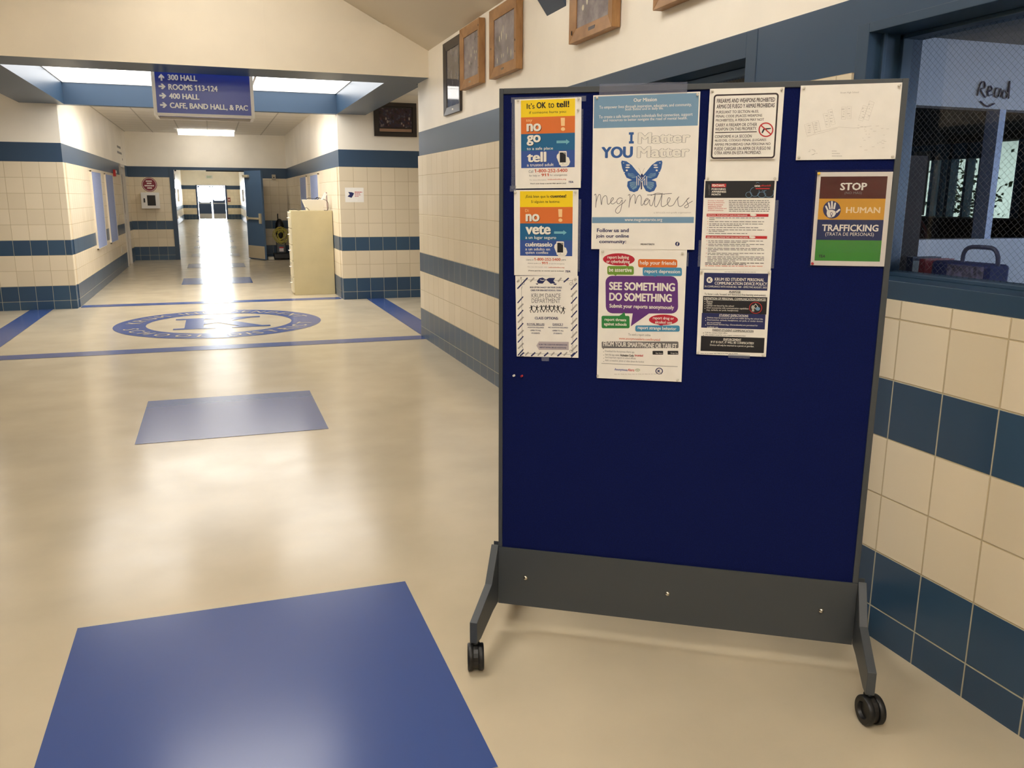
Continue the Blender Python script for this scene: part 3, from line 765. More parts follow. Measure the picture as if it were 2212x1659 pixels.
# --- yellow English poster
loc, rot, w = hang((.050, 1.799), (.258, 1.802), .004)
p = Sheet(w, .268, ((243, 178), (1325, 150), (1288, 1630), (230, 1625)), PAPER)
for a, b, k in ((.012, .2, IY), (.2, .385, IO), (.385, .575, IT), (.575, .767, IB)): p.frac(.094, a, .908, b, k)
p.text("It's", 440, 240, 570, 328, IK, .012); p.text('OK', 602, 224, 755, 322, IK, .035); p.text('to', 790, 232, 886, 316, IK, .012); p.text('tell!', 920, 208, 1130, 310, IK, .035)
p.text('if someone hurts you:', 480, 362, 1082, 416, IK)
p.text('say', 425, 500, 527, 548, ICR)
for dx, mm, la in ((8, IDK, 2), (0, IW, 3)):
    p.text('no', 430 + dx, 565 + dx, 668 + dx, 692 + dx, mm, .04, la); p.text('go', 430 + dx, 750 + dx, 658 + dx, 922 + dx, mm, .04, la); p.text('tell', 430 + dx * .6, 1025 + dx * .6, 746 + dx * .6, 1192 + dx * .6, mm, .04, la)
bang(p, 1022, 478, 690, ICR); arrow(p, 915, 1126, 824, 912, ICY)
p.text('to a safe place', 430, 946, 856, 1006, IW, .01); p.text('a trusted adult', 428, 1212, 862, 1262, IW, .01)
phone_hand(p, 948, 1018, 1076, 1246)
p.text('Call', 455, 1322, 527, 1368, IG); p.text('1-800-252-5400', 550, 1308, 1082, 1364, IOR, .025)
p.text('for help or', 462, 1398, 640, 1438, IG); p.text('911', 660, 1382, 780, 1428, IOR, .03); p.text('for emergencies', 796, 1394, 1076, 1434, IG)
p.text('For more information:', 470, 1474, 742, 1496, IGL); p.text('txabusehotline.org', 760, 1470, 1060, 1498, IOR, .01)
p.text("Don't ever keep a secret that upsets you!", 480, 1536, 1056, 1562, IK, .02); p.text('TEA', 1090, 1514, 1172, 1546, INV, .03, 3, 2, .2)
p.build('poster', 'yellow and orange English child safety poster topmost in the first column', 'poster', loc, rot, 'child safety posters')
# --- Spanish twin
loc, rot, w = hang((.049, 1.527), (.255, 1.529), .0032)
p = Sheet(w, .268, ((248, 78), (1415, 70), (1365, 1612), (232, 1605)), PAPER)
for a, b, k in ((.015, .198, IY), (.198, .387, IO), (.387, .582, IT), (.582, .766, IB)): p.frac(.095, a, .915, b, k)
p.text('\u00a1Est\u00e1 bien que lo', 460, 168, 892, 228, IK, .008); p.text('cuentes!', 910, 156, 1196, 212, IK, .035); p.text('Si alguien te lastima:', 560, 260, 1080, 318, IK)
p.text('Di', 450, 415, 514, 465, ICR)
for dx, mm, la in ((8, IDK, 2), (0, IW, 3)):
    p.text('no', 456 + dx, 500 + dx, 706 + dx, 634 + dx, mm, .04, la); p.text('vete', 450 + dx, 706 + dx, 906 + dx, 864 + dx, mm, .04, la)
bang(p, 1083, 414, 640, ICR); arrow(p, 966, 1192, 786, 872, ICY)
p.text('a un lugar seguro', 446, 890, 1000, 962, IW, .01); p.text('cu\u00e9ntaselo', 440, 1000, 930, 1082, IW, .035); p.text('a un adulto en', 442, 1102, 888, 1152, IW, .01); p.text('quien conf\u00edes', 442, 1166, 854, 1226, IW, .01)
phone_hand(p, 1002, 986, 1140, 1230)
p.text('Llama al', 455, 1304, 586, 1334, IG); p.text('1-800-252-5400', 600, 1284, 1072, 1336, IOR, .025); p.text('para', 1090, 1308, 1166, 1340, IG)
p.text('obtener ayuda o al', 480, 1374, 712, 1398, IG); p.text('911', 736, 1356, 838, 1400, IOR, .03); p.text('en caso de emergencia', 858, 1380, 1140, 1402, IG)
p.text('Para m\u00e1s informaci\u00f3n, visita', 480, 1440, 836, 1464, IGL); p.text('txabusehotline.org', 850, 1444, 1136, 1472, IOR, .01)
p.text('\u00a1Nunca guardes un secreto que te moleste!', 490, 1508, 1128, 1534, IK, .02); p.text('TEA', 1146, 1508, 1242, 1544, INV, .03, 3, 2, .2)
p.build('poster', 'yellow and orange Spanish child safety poster second down in the first column', 'poster', loc, rot, 'child safety posters')
# --- dance flyer
loc, rot, w = hang((.055, 1.257), (.260, 1.262), .0024)
p = Sheet(w, .264, ((225, 38), (1170, 35), (1167, 1265), (240, 1245)), PAPER)
for k in range(6):
    y = 345 + 198 * k
    if k < 5:
        p.stroke([(258, y + 95), (342, y)], 17, INV, 1); p.stroke([(262, y + 190), (345, y + 105)], 22, IGL, 1)
    y = 140 + 205 * k
    p.stroke([(1062, y + 100), (1150, y)], 17, INV, 1); p.stroke([(1064, y + 205), (1150, y + 110)], 22, IGL, 1)
p.stroke([(256, 228), (412, 66)], 20, INV, 1); p.stroke([(250, 130), (320, 60)], 22, IGL, 1); p.stroke([(452, 124), (512, 66)], 20, IGL, 1); p.stroke([(955, 128), (1030, 66)], 20, INV, 1); p.stroke([(870, 122), (920, 64)], 20, IGL, 1)
for x in (290, 460, 655, 855, 1055): p.stroke([(x, 1240), (x + 62, 1186)], 22, INV, 1)
for x in (370, 560, 760, 950): p.stroke([(x, 1232), (x + 50, 1180)], 20, IGL, 1)
for a, b in (((328, 96), (1090, 104)), ((320, 200), (322, 1120)), ((1086, 290), (1086, 1120)), ((345, 1196), (1060, 1214))): p.stroke([a, b], 4, IG, 2)
for x, y in ((345, 150), (1062, 152), (1058, 1162)): p.ring(x, y, 22, 20, 5, IG, 2, 16)
for pts in ([(310, 80), (322, 110), (312, 150), (328, 190), (318, 240)], [(1095, 85), (1082, 120), (1098, 170), (1080, 230)], [(335, 1040), (322, 1080), (340, 1130), (322, 1190)], [(1086, 1060), (1068, 1100), (1088, 1150), (1080, 1200)]): p.stroke(smooth_line(pts), 4, IG, 2)
for pts in ([(690, 92), (640, 62), (588, 72), (552, 120), (575, 148), (640, 150)], [(690, 92), (735, 66), (785, 66), (828, 66), (800, 110), (832, 142), (760, 152)], [(530, 150), (575, 148), (560, 170)], [(800, 148), (852, 152), (840, 170), (808, 166)]): p.flat(pts, INV, 2)
p.stroke([(600, 95), (640, 105), (670, 95)], 9, IW, 3)
p.text('SIGN UP FOR DANCE 1 ON YOUR COURSE', 447, 195, 926, 218, INV, .03); p.text('CARD FOR 2026-2027 SCHOOL YEAR!', 458, 238, 914, 262, INV, .03)
p.text('KRUM DANCE', 470, 297, 908, 360, IG); p.text('DEPARTMENT', 472, 372, 902, 437, IG)
for k, (x, y) in enumerate(((470, 528), (548, 528), (622, 522), (684, 520), (742, 520), (806, 520), (868, 526), (944, 545))):
    f = 1 if k % 2 else -1
    p.oval(x + 6 * f, y - 44, 9, 10, IDK, 2, 10); p.flat([(x - 11, y - 34), (x + 12, y - 34), (x + 9, y + 8), (x - 9, y + 8)], IDK, 2)
    p.stroke([(x - 8, y - 30), (x - 40 * f, y - 48 + 8 * (k % 3))], 8, IDK, 2); p.stroke([(x + 8, y - 28), (x + 36 * f, y - 14 - 9 * (k % 3))], 8, IDK, 2)
    p.stroke([(x - 3, y + 4), (x - 20 * f, y + 28), (x - 34 * f, y + 54)], 10, IDK, 2); p.stroke([(x + 3, y + 4), (x + 22 * f, y + 24), (x + 10 * f, y + 56)], 10, IDK, 2)
p.text('CLASS OPTIONS:', 518, 645, 872, 685, INV, .03)
p.text('ROYAL BELLES', 400, 742, 662, 768, INV, .025); p.rect(400, 774, 662, 779, INV, 2); p.text('DANCE 1', 788, 742, 940, 770, INV, .025); p.rect(788, 775, 940, 780, INV, 2)
for t, x0, x1, y in (('-AUDITION REQUIRED', 405, 655, 797), ('-OPEN TO ALL', 446, 612, 840), ('STUDENTS', 466, 592, 882), ('-NO AUDITION REQUIRED', 716, 1015, 797), ('-OPEN TO ALL', 780, 950, 842), ('STUDENTS', 798, 926, 884)): p.text(t, x0, y, x1, y + 20, INV, .025)
p.flat([(540, 1080), (585, 1010), (585, 1018), (1025, 1022), (1025, 1146), (585, 1144), (585, 1154)], ink('mauve', (190, 180, 184)), 1)
p.text('SCAN THE CODE FOR INFORMATION', 576, 1054, 1000, 1076, INV, .03); p.text('ABOUT ROYAL BELLES AUDITIONS', 585, 1098, 990, 1120, INV, .03)
p.build('poster', 'white dance class flyer with navy diagonal stripes lowest in the first column', 'poster', loc, rot)
# --- butterfly poster
loc, rot, w = hang((.294, 1.806), (.610, 1.810), .0042)
p = Sheet(w, .459, ((97, 153), (1107, 120), (1042, 1615), (65, 1610)), PAPER)
p.frac(.008, .008, .988, .208, ISK); p.rect(75, 1297, 1040, 1355, ISK)
p.text('Our Mission', 484, 176, 704, 210, IW, .02); p.text('To empower lives through inspiration, education, and community,', 155, 236, 1026, 272, IW, .008); p.text('both online and in daily life.', 405, 264, 765, 294, IW, .008)
p.text('To create a safe haven where individuals find connection, support', 150, 324, 1034, 362, IW, .008); p.text('and resources to better navigate the road of mental health.', 190, 358, 986, 392, IW, .008)
for y0, y1, x0, x1 in ((493, 598, 437, 483),): p.rect(x0 + 12, y0, x1 - 12, y1, IMB, 2); p.rect(x0, y0, x1, y0 + 22, IMB, 2); p.rect(x0, y1 - 22, x1, y1, IMB, 2)
p.text('YOU', 172, 626, 474, 734, IMB, .05); p.outline('Matter', 522, 490, 1014, 598, IG, IW, .06, .04); p.outline('Matter', 512, 620, 1006, 730, IG, IW, .06, .04)
for s in (-1, 1):
    X = lambda x, s=s: 556 + s * (x - 556)
    p.flat([(X(562), 905), (X(600), 862), (X(650), 800), (X(700), 764), (X(745), 757), (X(752), 775), (X(742), 830), (X(720), 880), (X(700), 920), (X(640), 945), (X(575), 955)], IMB, 1)
    p.flat([(X(565), 940), (X(640), 938), (X(690), 955), (X(696), 1000), (X(672), 1045), (X(630), 1058), (X(595), 1045), (X(570), 1000)], IMB, 1)
    p.flat([(X(590), 912), (X(640), 878), (X(688), 872), (X(690), 900), (X(640), 922)], ISK, 2); p.flat([(X(592), 960), (X(640), 955), (X(672), 965), (X(668), 1005), (X(640), 1035), (X(605), 1015)], ISK, 2)
    for k in range(4): p.stroke([(X(590), 965 + 4 * k), (X(672), 958 + 24 * k)], 4, IMB, 3); p.stroke([(X(600), 905 - 3 * k), (X(690), 912 - 14 * k)], 4, IMB, 3)
    for x, y, rx, ry in ((686, 800, 20, 7), (690, 822, 22, 7), (698, 850, 10, 9), (728, 780, 6, 4), (720, 870, 5, 4)): p.oval(X(x), y, rx, ry, IW, 2, 12)
    p.stroke([(X(560), 885), (X(572), 850), (X(585), 828)], 2.5, IGL, 2)
p.oval(558, 898, 11, 16, INV, 4, 12); p.stroke([(556, 910), (552, 1030)], 12, INV, 4)
for wd_, mm_, la_ in ((24, IW, 5), (11, IMB, 6)): p.stroke([(518, 992), (518, 905)], wd_, mm_, la_); p.stroke([(514, 902), (556, 952), (598, 902)], wd_, mm_, la_); p.stroke([(594, 905), (594, 992)], wd_, mm_, la_)
script = [[(100, 1088), (112, 1075), (118, 1110), (112, 1205), (118, 1150), (140, 1085), (158, 1085), (162, 1130), (168, 1180), (178, 1120), (205, 1090), (222, 1110), (226, 1165), (240, 1172), (268, 1142), (285, 1120), (275, 1110), (258, 1135), (262, 1165), (285, 1168), (310, 1148)],
          [(372, 1120), (345, 1112), (318, 1135), (322, 1165), (345, 1165), (368, 1130), (362, 1190), (345, 1245), (318, 1260), (302, 1235), (330, 1195), (380, 1160), (402, 1130)],
          [(425, 1090), (440, 1078), (442, 1120), (432, 1205), (445, 1130), (470, 1085), (490, 1090), (492, 1170), (510, 1110), (535, 1085), (550, 1110), (548, 1175), (562, 1180), (590, 1140), (618, 1125), (600, 1118), (578, 1150), (585, 1180), (610, 1165), (628, 1128), (630, 1175), (650, 1185), (672, 1120), (684, 1068)],
          [(682, 1080), (676, 1180), (695, 1195), (728, 1130), (748, 1068), (745, 1090), (738, 1180), (758, 1195), (800, 1165), (822, 1120), (806, 1112), (795, 1150), (810, 1190), (850, 1180), (880, 1130), (905, 1100), (892, 1125), (902, 1190), (935, 1185), (975, 1135), (1000, 1110), (975, 1135), (992, 1190), (968, 1208), (958, 1190), (1030, 1142)],
          [(606, 1085), (680, 1080), (760, 1075), (838, 1070)], [(640, 1090), (700, 1068), (770, 1078)]]
for st in script: p.stroke(smooth_line(st, 4), 5.5, IG, 2)
p.text('a 501(c)(3) non-profit organization', 668, 1246, 1014, 1264, IGL); p.text('www.megmatterstx.org', 390, 1312, 746, 1346, IW, .008)
p.text('Follow us and', 122, 1407, 428, 1444, INV, .025); p.text('join our online', 113, 1463, 430, 1508, INV, .025); p.text('community:', 143, 1520, 403, 1562, INV, .025)
p.text('MEGMATTERSTX', 540, 1554, 672, 1570, IK, .03); p.oval(886, 1558, 21, 21, INV, 2, 20); p.text('f', 879, 1544, 894, 1573, IW, .04)
p.build('poster', 'large white poster with a blue butterfly and sky blue header', 'poster', loc, rot)
# --- speech bubble poster
loc, rot, w = hang((.325, 1.354), (.594, 1.356), .0026)
p = Sheet(w, .419, ((185, 18), (1198, 18), (1112, 1572), (135, 1520)), PAPER)
def bubble(cx, cy_, rx, ry, m): p.oval(cx, cy_, rx, ry, m, 1, 32)
bubble(411, 154, 186, 68, ICM); p.flat([(470, 205), (540, 190), (520, 238)], ICM, 1)
p.text('report bullying', 278, 112, 530, 158, IW, .022); p.text('or cyberbullying', 266, 160, 540, 206, IW, .022)
p.rrect(636, 148, 1085, 242, 24, ink('tangerine', (220, 112, 40)), 1); p.text('help your friends', 656, 166, 1072, 224, IW, .02)
p.rrect(275, 228, 585, 326, 20, IGR, 2); p.text('be assertive', 294, 246, 562, 294, IW, .02); p.flat([(340, 320), (395, 320), (372, 338)], IGR, 3)
p.rrect(688, 240, 1136, 336, 20, ISB, 2); p.text('report depression', 710, 264, 1116, 316, IW, .02); p.flat([(800, 330), (860, 330), (828, 348)], ISB, 3)
p.rrect(252, 338, 1088, 766, 78, IPU, 1); p.flat([(568, 755), (770, 755), (542, 915)], IPU, 1)
p.text('SEE SOMETHING', 294, 412, 1056, 505, IW, .045); p.text('DO SOMETHING', 294, 535, 1018, 628, IW, .045); p.text('Submit your reports anonymously', 294, 664, 1042, 722, IW, .03)
p.rrect(200, 794, 528, 938, 18, IDG, 2); p.flat([(400, 800), (470, 752), (482, 800)], IDG, 2); p.text('report threats', 236, 822, 490, 864, IW, .022); p.text('against schools', 228, 872, 494, 918, IW, .022)
bubble(918, 838, 166, 60, ICM); p.text('report drug or', 798, 802, 1038, 846, IW, .022); p.text('alcohol use', 822, 850, 1016, 884, IW, .022); p.flat([(840, 885), (930, 888), (895, 912)], ICM, 2)
p.rrect(594, 904, 1102, 976, 20, ISB, 2); p.text('report strange behavior', 622, 916, 1064, 966, IW, .02)
p.text('To send a report online', 512, 1000, 768, 1034, IG); p.text('www.anonymousalerts.com/krumisd', 402, 1048, 876, 1086, IOR, .01)
p.rrect(198, 1092, 1085, 1170, 14, ink('slate', (112, 108, 108)), 1); p.flat([(205, 1150), (245, 1160), (212, 1182)], IG, 1); p.text('FROM YOUR SMARTPHONE OR TABLET', 216, 1104, 1068, 1162, IW, .03)
for t, x0, x1, y in (('Download the Anonymous Alerts app', 236, 578, 1198), ('Start the app, enter', 236, 404, 1236), ('Send important reports to school officials', 236, 594, 1272), ('Add a screenshot, photo or video about the incident', 236, 690, 1310)): p.text(t, x0, y, x1, y + 28, IG); p.oval(220, y + 14, 4, 4, IG, 2, 8)
p.text('Activation Code:', 414, 1240, 574, 1268, IK, .03); p.text('krumisd', 584, 1242, 678, 1268, IRD, .03)
for x, t in ((788, 'App Store'), (960, 'Google Play')): p.rrect(x, 1202, x + 122, 1246, 6, IDK, 1); p.text(t, x + 34, 1222, x + 116, 1240, IW, .01)
p.rect(192, 1366, 1072, 1371, IG, 2); p.text('Anonymous', 344, 1408, 496, 1444, ink('cobalt', (44, 62, 150)), .02); p.text('Alerts', 500, 1412, 576, 1442, IRD, .02)
p.oval(612, 1428, 28, 16, IGR, 1, 18); p.oval(612, 1428, 24, 12, IW, 2, 18); p.text('app', 598, 1422, 626, 1436, IG)
p.oval(861, 1441, 43, 40, INV, 1); p.oval(861, 1441, 32, 30, IW, 2); p.text('K', 843, 1424, 879, 1458, INV, .05)
p.words(340, 900, [1474], 4, IGL, 2)
p.build('poster', 'white poster of coloured speech bubbles around a big purple one', 'poster', loc, rot)
# --- backing paper and the weapons sign on it
loc, rot, w = hang((.637, 1.817), (.846, 1.8172), .0030)
p = Sheet(w, .262, ((262, 78), (1473, 42), (1365, 1580), (188, 1555)), PAPER)
p.frac(.01, .01, .99, .99, PAPER); p.build('poster', 'blank white poster behind the black bordered weapons sign', 'poster', loc, rot)
loc, rot, w = hang((.648, 1.801), (.832, 1.802), .0088)
p = Sheet(w, .184, ((298, 160), (1392, 135), (1318, 1238), (246, 1246)), PAPER, .004)
IBR = ink('dark_brown', (44, 26, 28))
p.rfrac(.006, .050, IBR, 1); p.rfrac(.030, .030, PAPER, 2)
for t, x0, x1, y0, y1, b in (('FIREARMS AND WEAPONS PROHIBITED', 356, 1320, 228, 298, .02), ('ARMAS DE FUEGO Y ARMAS PROHIBIDAS', 352, 1312, 320, 390, .02), ('PURSUANT TO SECTION 46.03,', 344, 1052, 428, 482, .013), ('PENAL CODE (PLACES WEAPONS', 342, 1108, 498, 554, .013),
        ('PROHIBITED), A PERSON MAY NOT', 338, 1138, 566, 622, .013), ('CARRY A FIREARM OR OTHER', 334, 1025, 640, 694, .013), ('WEAPON ON THIS PROPERTY.', 330, 1018, 710, 762, .013), ('CONFORME A LA SECCI\u00d3N', 324, 935, 822, 884, .013),
        ('46.03 DEL C\u00d3DIGO PENAL (LUGARES', 320, 1175, 894, 956, .013), ('ARMAS PROHIBIDAS) UNA PERSONA NO', 318, 1243, 970, 1026, .013), ('PUEDE CARGAR UN ARMA DE FUEGO NI', 314, 1240, 1036, 1092, .013), ('OTRA ARMA EN ESTA PROPIEDAD.', 312, 1092, 1108, 1162, .013)): p.text(t, x0, y0, x1, y1, IBR, b, 4)
p.rect(326, 783, 1018, 797, IBR, 4); p.ring(1170, 752, 122, 122, 20, IRD, 6); p.stroke([(1090, 680), (1246, 824)], 20, IRD, 6)
p.flat([(1252, 722), (1252, 738), (1165, 752), (1150, 752), (1138, 770), (1120, 806), (1096, 806), (1112, 765), (1132, 728)], IDK, 4)
p.build('weapons_sign', 'square weapons prohibited sign with black border and red crossed circle', 'sign', loc, rot)
# --- fentanyl sheet
loc, rot, w = hang((.635, 1.559), (.842, 1.560), .0034)
p = Sheet(w, .266, ((128, 62), (745, 60), (697, 838), (88, 832)), PAPER)
p.rect(133, 73, 724, 217, IDK, 1)
for cx, cy_, r in ((560, 165, 40), (620, 190, 36), (680, 170, 42), (510, 190, 28), (640, 130, 30), (585, 110, 24)): p.ring(cx, cy_, r, min(r, 215 - cy_ if cy_ + r > 215 else r), 3, ISK, 2, 20)
p.rect(190, 97, 316, 127, IRD, 2); p.text('FENTANYL', 196, 102, 305, 122, IW, .03)
for t, x1, y in (('POISONING', 312, 134), ('AWARENESS', 316, 156), ('MONTH', 268, 179)): p.text(t, 190, y, x1, y + 17, IW, .035)
for k, ch in enumerate('OCTOBER'): p.text(ch, 164, 182 - 13 * k, 176, 193 - 13 * k, IG)
p.rect(552, 92, 722, 152, ink('black_red', (26, 12, 18)), 3); p.text('one', 558, 109, 604, 124, IW, .03, 4); p.text('pillcankill', 608, 105, 694, 125, IRD, .02, 4); p.rect(568, 134, 686, 142, IRD, 4)
for k, (t, x1) in enumerate((('October is Fentanyl', 292), ('Poisoning Awareness', 302), ('Month to increase', 288), ('awareness of the', 276), ('dangers of fentanyl and', 318), ('potential overdoses.', 294))): p.text(t, 158, 235 + 16.5 * k, x1, 247 + 16.5 * k, IRD, .012)
p.words(340, 688, [236 + 15 * k for k in range(7)], 6, IG)
p.rect(147, 352, 677, 376, IRD, 1); p.text('FENTANYL, THE LETHALITY AND ITS PREVALENCE', 155, 359, 497, 371, IW, .02)
p.rect(138, 540, 666, 564, IRD, 1); p.text('HERE ARE FIVE ACTIONS THAT YOU CAN TAKE NOW:', 146, 547, 504, 559, IW, .02)
for x, y in ((548, 362), (540, 552)): p.oval(x, y, 28, 10, IW, 2, 14); p.oval(x - 16, y - 5, 11, 7, IW, 2, 10)
for x, ys, e in ((168, (384, 398), .1), (168, (416,), 1), (168, (436, 449), .6), (166, (467,), .9), (164, (487, 500), .3), (163, (518,), .7), (160, (582, 595), .7), (160, (612, 625), .75), (156, (646, 659, 672), .15), (154, (689, 702), .55), (152, (720, 733, 746, 759), .5)):
    p.words(x, 640, list(ys), 5.5, IG, 2, e); p.oval(x - 12, ys[0] + 3, 3, 3, IRD, 2, 8)
p.words(132, 640, (774, 786), 5.5, IK, 2, .7); p.words(132, 630, (800,), 5, IOR, 2)
p.build('poster', 'white fentanyl awareness sheet with dark banner and red bars', 'poster', loc, rot)
# --- phone policy sheet
loc, rot, w = hang((.636, 1.292), (.845, 1.294), .0024)
p = Sheet(w, .264, ((90, 832), (693, 836), (648, 1578), (53, 1560)), PAPER)
p.rect(122, 862, 664, 1004, INV, 1); p.oval(172, 921, 26, 25, IW, 2); p.text('K', 160, 908, 184, 934, INV, .05)
p.text('KRUM ISD STUDENT PERSONAL', 217, 902, 634, 928, IW, .02); p.text('COMMUNICATION DEVICE POLICY', 215, 936, 658, 962, IW, .02); p.text('IN COMPLIANCE WITH HOUSE BILL 1481 - EFFECTIVE AUGUST, 2025', 130, 970, 655, 988, IW, .01)
p.text('PURPOSE', 340, 1012, 436, 1028, IK, .02); p.rect(338, 1029, 436, 1031, IK, 2); p.text('To foster a safe, focused, and distraction-free learning environment.', 127, 1034, 650, 1056, IK, .008)
p.rect(112, 1060, 656, 1206, IDK, 1); p.text('DEFINITION OF PERSONAL COMMUNICATION DEVICES', 124, 1070, 648, 1090, IW, .02); p.rect(124, 1091, 648, 1093, IW, 2)
for t, x1, y in (('Phones', 198, 1094), ('Tablets', 194, 1112), ('Laptops not issued by the school', 378, 1132), ('Smart accessories with communication capabilities', 502, 1152), ('(e.g., earbuds, ear pods, headphones)', 414, 1170)): p.text(t, 144, y, x1, y + 17, IW, .005); (y < 1160) and p.oval(130, y + 9, 3.5, 3.5, IW, 2, 8)
p.ring(562, 1154, 54, 50, 5, IRD, 3); p.ring(562, 1142, 20, 24, 5, IW, 2, 4); p.oval(580, 1162, 19, 16, ISK, 2, 14); p.oval(540, 1150, 14, 18, IGL, 2, 12); p.rect(530, 1168, 550, 1186, IGL, 2)
p.rect(100, 1206, 642, 1334, INV, 1); p.text('STUDENT EXPECTATIONS', 253, 1212, 500, 1230, IW, .02); p.rect(251, 1231, 500, 1233, IW, 2)
for t, x1, y in (('Devices must be powered off and not visible during the school day.', 626, 1238), ('Smartwatches, earbuds, headphones, ear pods, or similar devices', 622, 1258), ('are not permitted.', 268, 1276), ('School-issued devices (e.g., Chromebooks) are permitted for', 580, 1295), ('academic use.', 246, 1313)): p.text(t, 148, y, x1, y + 17, IW, .005); (y not in (1276, 1313)) and p.oval(136, y + 9, 3.5, 3.5, IW, 2, 8)
p.text('PARENT-STUDENT COMMUNICATION', 194, 1342, 544, 1360, IK, .02); p.rect(192, 1361, 544, 1363, IK, 2)
for t, x1, y in (('Call the campus front office', 322, 1366), ('Use student email for non-urgent communication', 476, 1386)): p.text(t, 130, y, x1, y + 15, IK, .005); p.oval(116, y + 8, 3.5, 3.5, IK, 2, 8)
p.rect(92, 1406, 634, 1538, IDK, 1); p.text('ENFORCEMENT', 288, 1420, 440, 1438, IW, .02); p.rect(286, 1439, 440, 1441, IW, 2); p.text('IF IT IS OUT, IT WILL BE CONFISCATED!', 180, 1446, 546, 1468, IW, .02); p.text('Devices will only be returned to a parent or guardian.', 172, 1474, 548, 1494, IW, .008)
p.words(88, 410, (1550,), 4, IG, 2); p.words(300, 570, (850,), 4, IGL, 2)
p.build('poster', 'navy and black phone policy sheet lowest in the third column', 'poster', loc, rot)
# --- building plan
loc, rot, w = hang((.890, 1.820), (1.159, 1.822), .0026)
p = Sheet(w, .206, ((110, 127), (922, 97), (866, 704), (73, 717)), PAPER)
IMP = ink('pale_grey', (206, 200, 192))
p.text('Krum High School', 434, 171, 578, 188, IGL)
for x, y, a, wd, hg in ((185, 468, -14, 70, 90), (240, 446, -14, 52, 84), (322, 398, -14, 34, 110), (362, 372, -14, 34, 120), (458, 340, 2, 34, 96), (502, 335, 2, 34, 96), (612, 340, 18, 36, 120), (660, 320, 18, 40, 150)):
    c, s_ = math.cos(R(a)), math.sin(R(a)); q = [(x + c * u - s_ * v, y + s_ * u + c * v) for u, v in ((-wd / 2, -hg / 2), (wd / 2, -hg / 2), (wd / 2, hg / 2), (-wd / 2, hg / 2))]
    for i in range(4): p.stroke([q[i], q[(i + 1) % 4]], 1.5, IMP, 1)
    for k in range(1, 7):
        t = k / 7; p.stroke([tuple(q[0][j] + (q[3][j] - q[0][j]) * t for j in (0, 1)), tuple(q[1][j] + (q[2][j] - q[1][j]) * t for j in (0, 1))], 1.2, IMP, 1)
    for k in range(4): p.rect(x - 6 + random.uniform(-12, 12), y - hg / 3 + k * hg / 5, x + 6, y - hg / 3 + k * hg / 5 + 3, IGL, 2)
p.stroke([(215, 500), (300, 478), (420, 450), (540, 458), (680, 440)], 2, IMP, 1); p.stroke([(160, 528), (300, 492), (410, 460)], 2, IMP, 1)
for k in range(26): x, y = random.uniform(560, 800), random.uniform(430, 640); p.rect(x, y, x + random.uniform(8, 26), y + 2.5, IMP, 2)
for k in range(10): x, y = random.uniform(165, 240), random.uniform(630, 690); p.rect(x, y, x + random.uniform(6, 16), y + 2.5, IGL, 2)
for k in range(3): p.words(365, 450 - 20 * (2 - k), (640 + 20 * k,), 4, IGL, 2)
p.build('floor_plan_sheet', 'landscape white sheet with a faint building floor plan', 'floor plan', loc, rot)
# --- trafficking poster in its laminate
loc, rot, w = hang((.954, 1.580), (1.158, 1.581), .0030)
p = Sheet(w, .268, ((245, 815), (848, 812), (775, 1565), (180, 1550)), mat('laminated_paper', (232, 226, 218), .12))
for a, b, k in ((.047, .28, ink('maroon', (84, 30, 34))), (.28, .503, ink('gold', (222, 164, 58))), (.503, .722, ink('dark_navy', (24, 46, 98))), (.722, .948, ink('grass', (72, 148, 64)))): k.node_tree.nodes['Principled BSDF'].inputs['Roughness'].default_value = .12; p.frac(.05, a, .935, b, k)
p.text('STOP', 428, 897, 642, 956, IW, .035); p.text('(NO M\u00c1S)', 462, 962, 600, 992, IG)
p.oval(359, 1108, 72, 70, INV, 2); p.flat([(318, 1118), (330, 1110), (362, 1108), (385, 1118), (392, 1138), (378, 1160), (350, 1172), (325, 1165), (316, 1140)], IW, 3)
for a, b in (((326, 1112), (312, 1082)), ((344, 1104), (334, 1056)), ((360, 1102), (360, 1046)), ((376, 1104), (386, 1058)), ((394, 1130), (420, 1108))): p.stroke([a, b], 14, IW, 3); p.oval(*b, 7, 7, IW, 3, 10)
p.ring(355, 1140, 11, 13, 4, INV, 4, 12); p.stroke([(350, 1152), (364, 1172)], 4, INV, 4); p.stroke([(360, 1152), (346, 1172)], 4, INV, 4)
p.text('HUMAN', 473, 1088, 746, 1136, ink('cream', (246, 222, 176)), .03); p.text('TRAFFICKING', 277, 1226, 731, 1280, IW, .03); p.text('(TRATA DE PERSONAS)', 304, 1289, 694, 1324, IW)
p.words(236, 740, [1368 + 11 * k for k in range(8)], 3, IDG, 2); p.text('TEA', 244, 1466, 300, 1488, IDK, .03, 3, 2, .2)
stop = p.build('poster', 'laminated poster in maroon, gold, navy and green bands', 'poster', loc, rot)
CLEARF = glass('clear_film', (.97, .97, .98, 1), rough=.06)
box(-.006, w + .0, -.0024, -.0021, -.274, .006, CLEARF).build('laminate_pouch', stop)

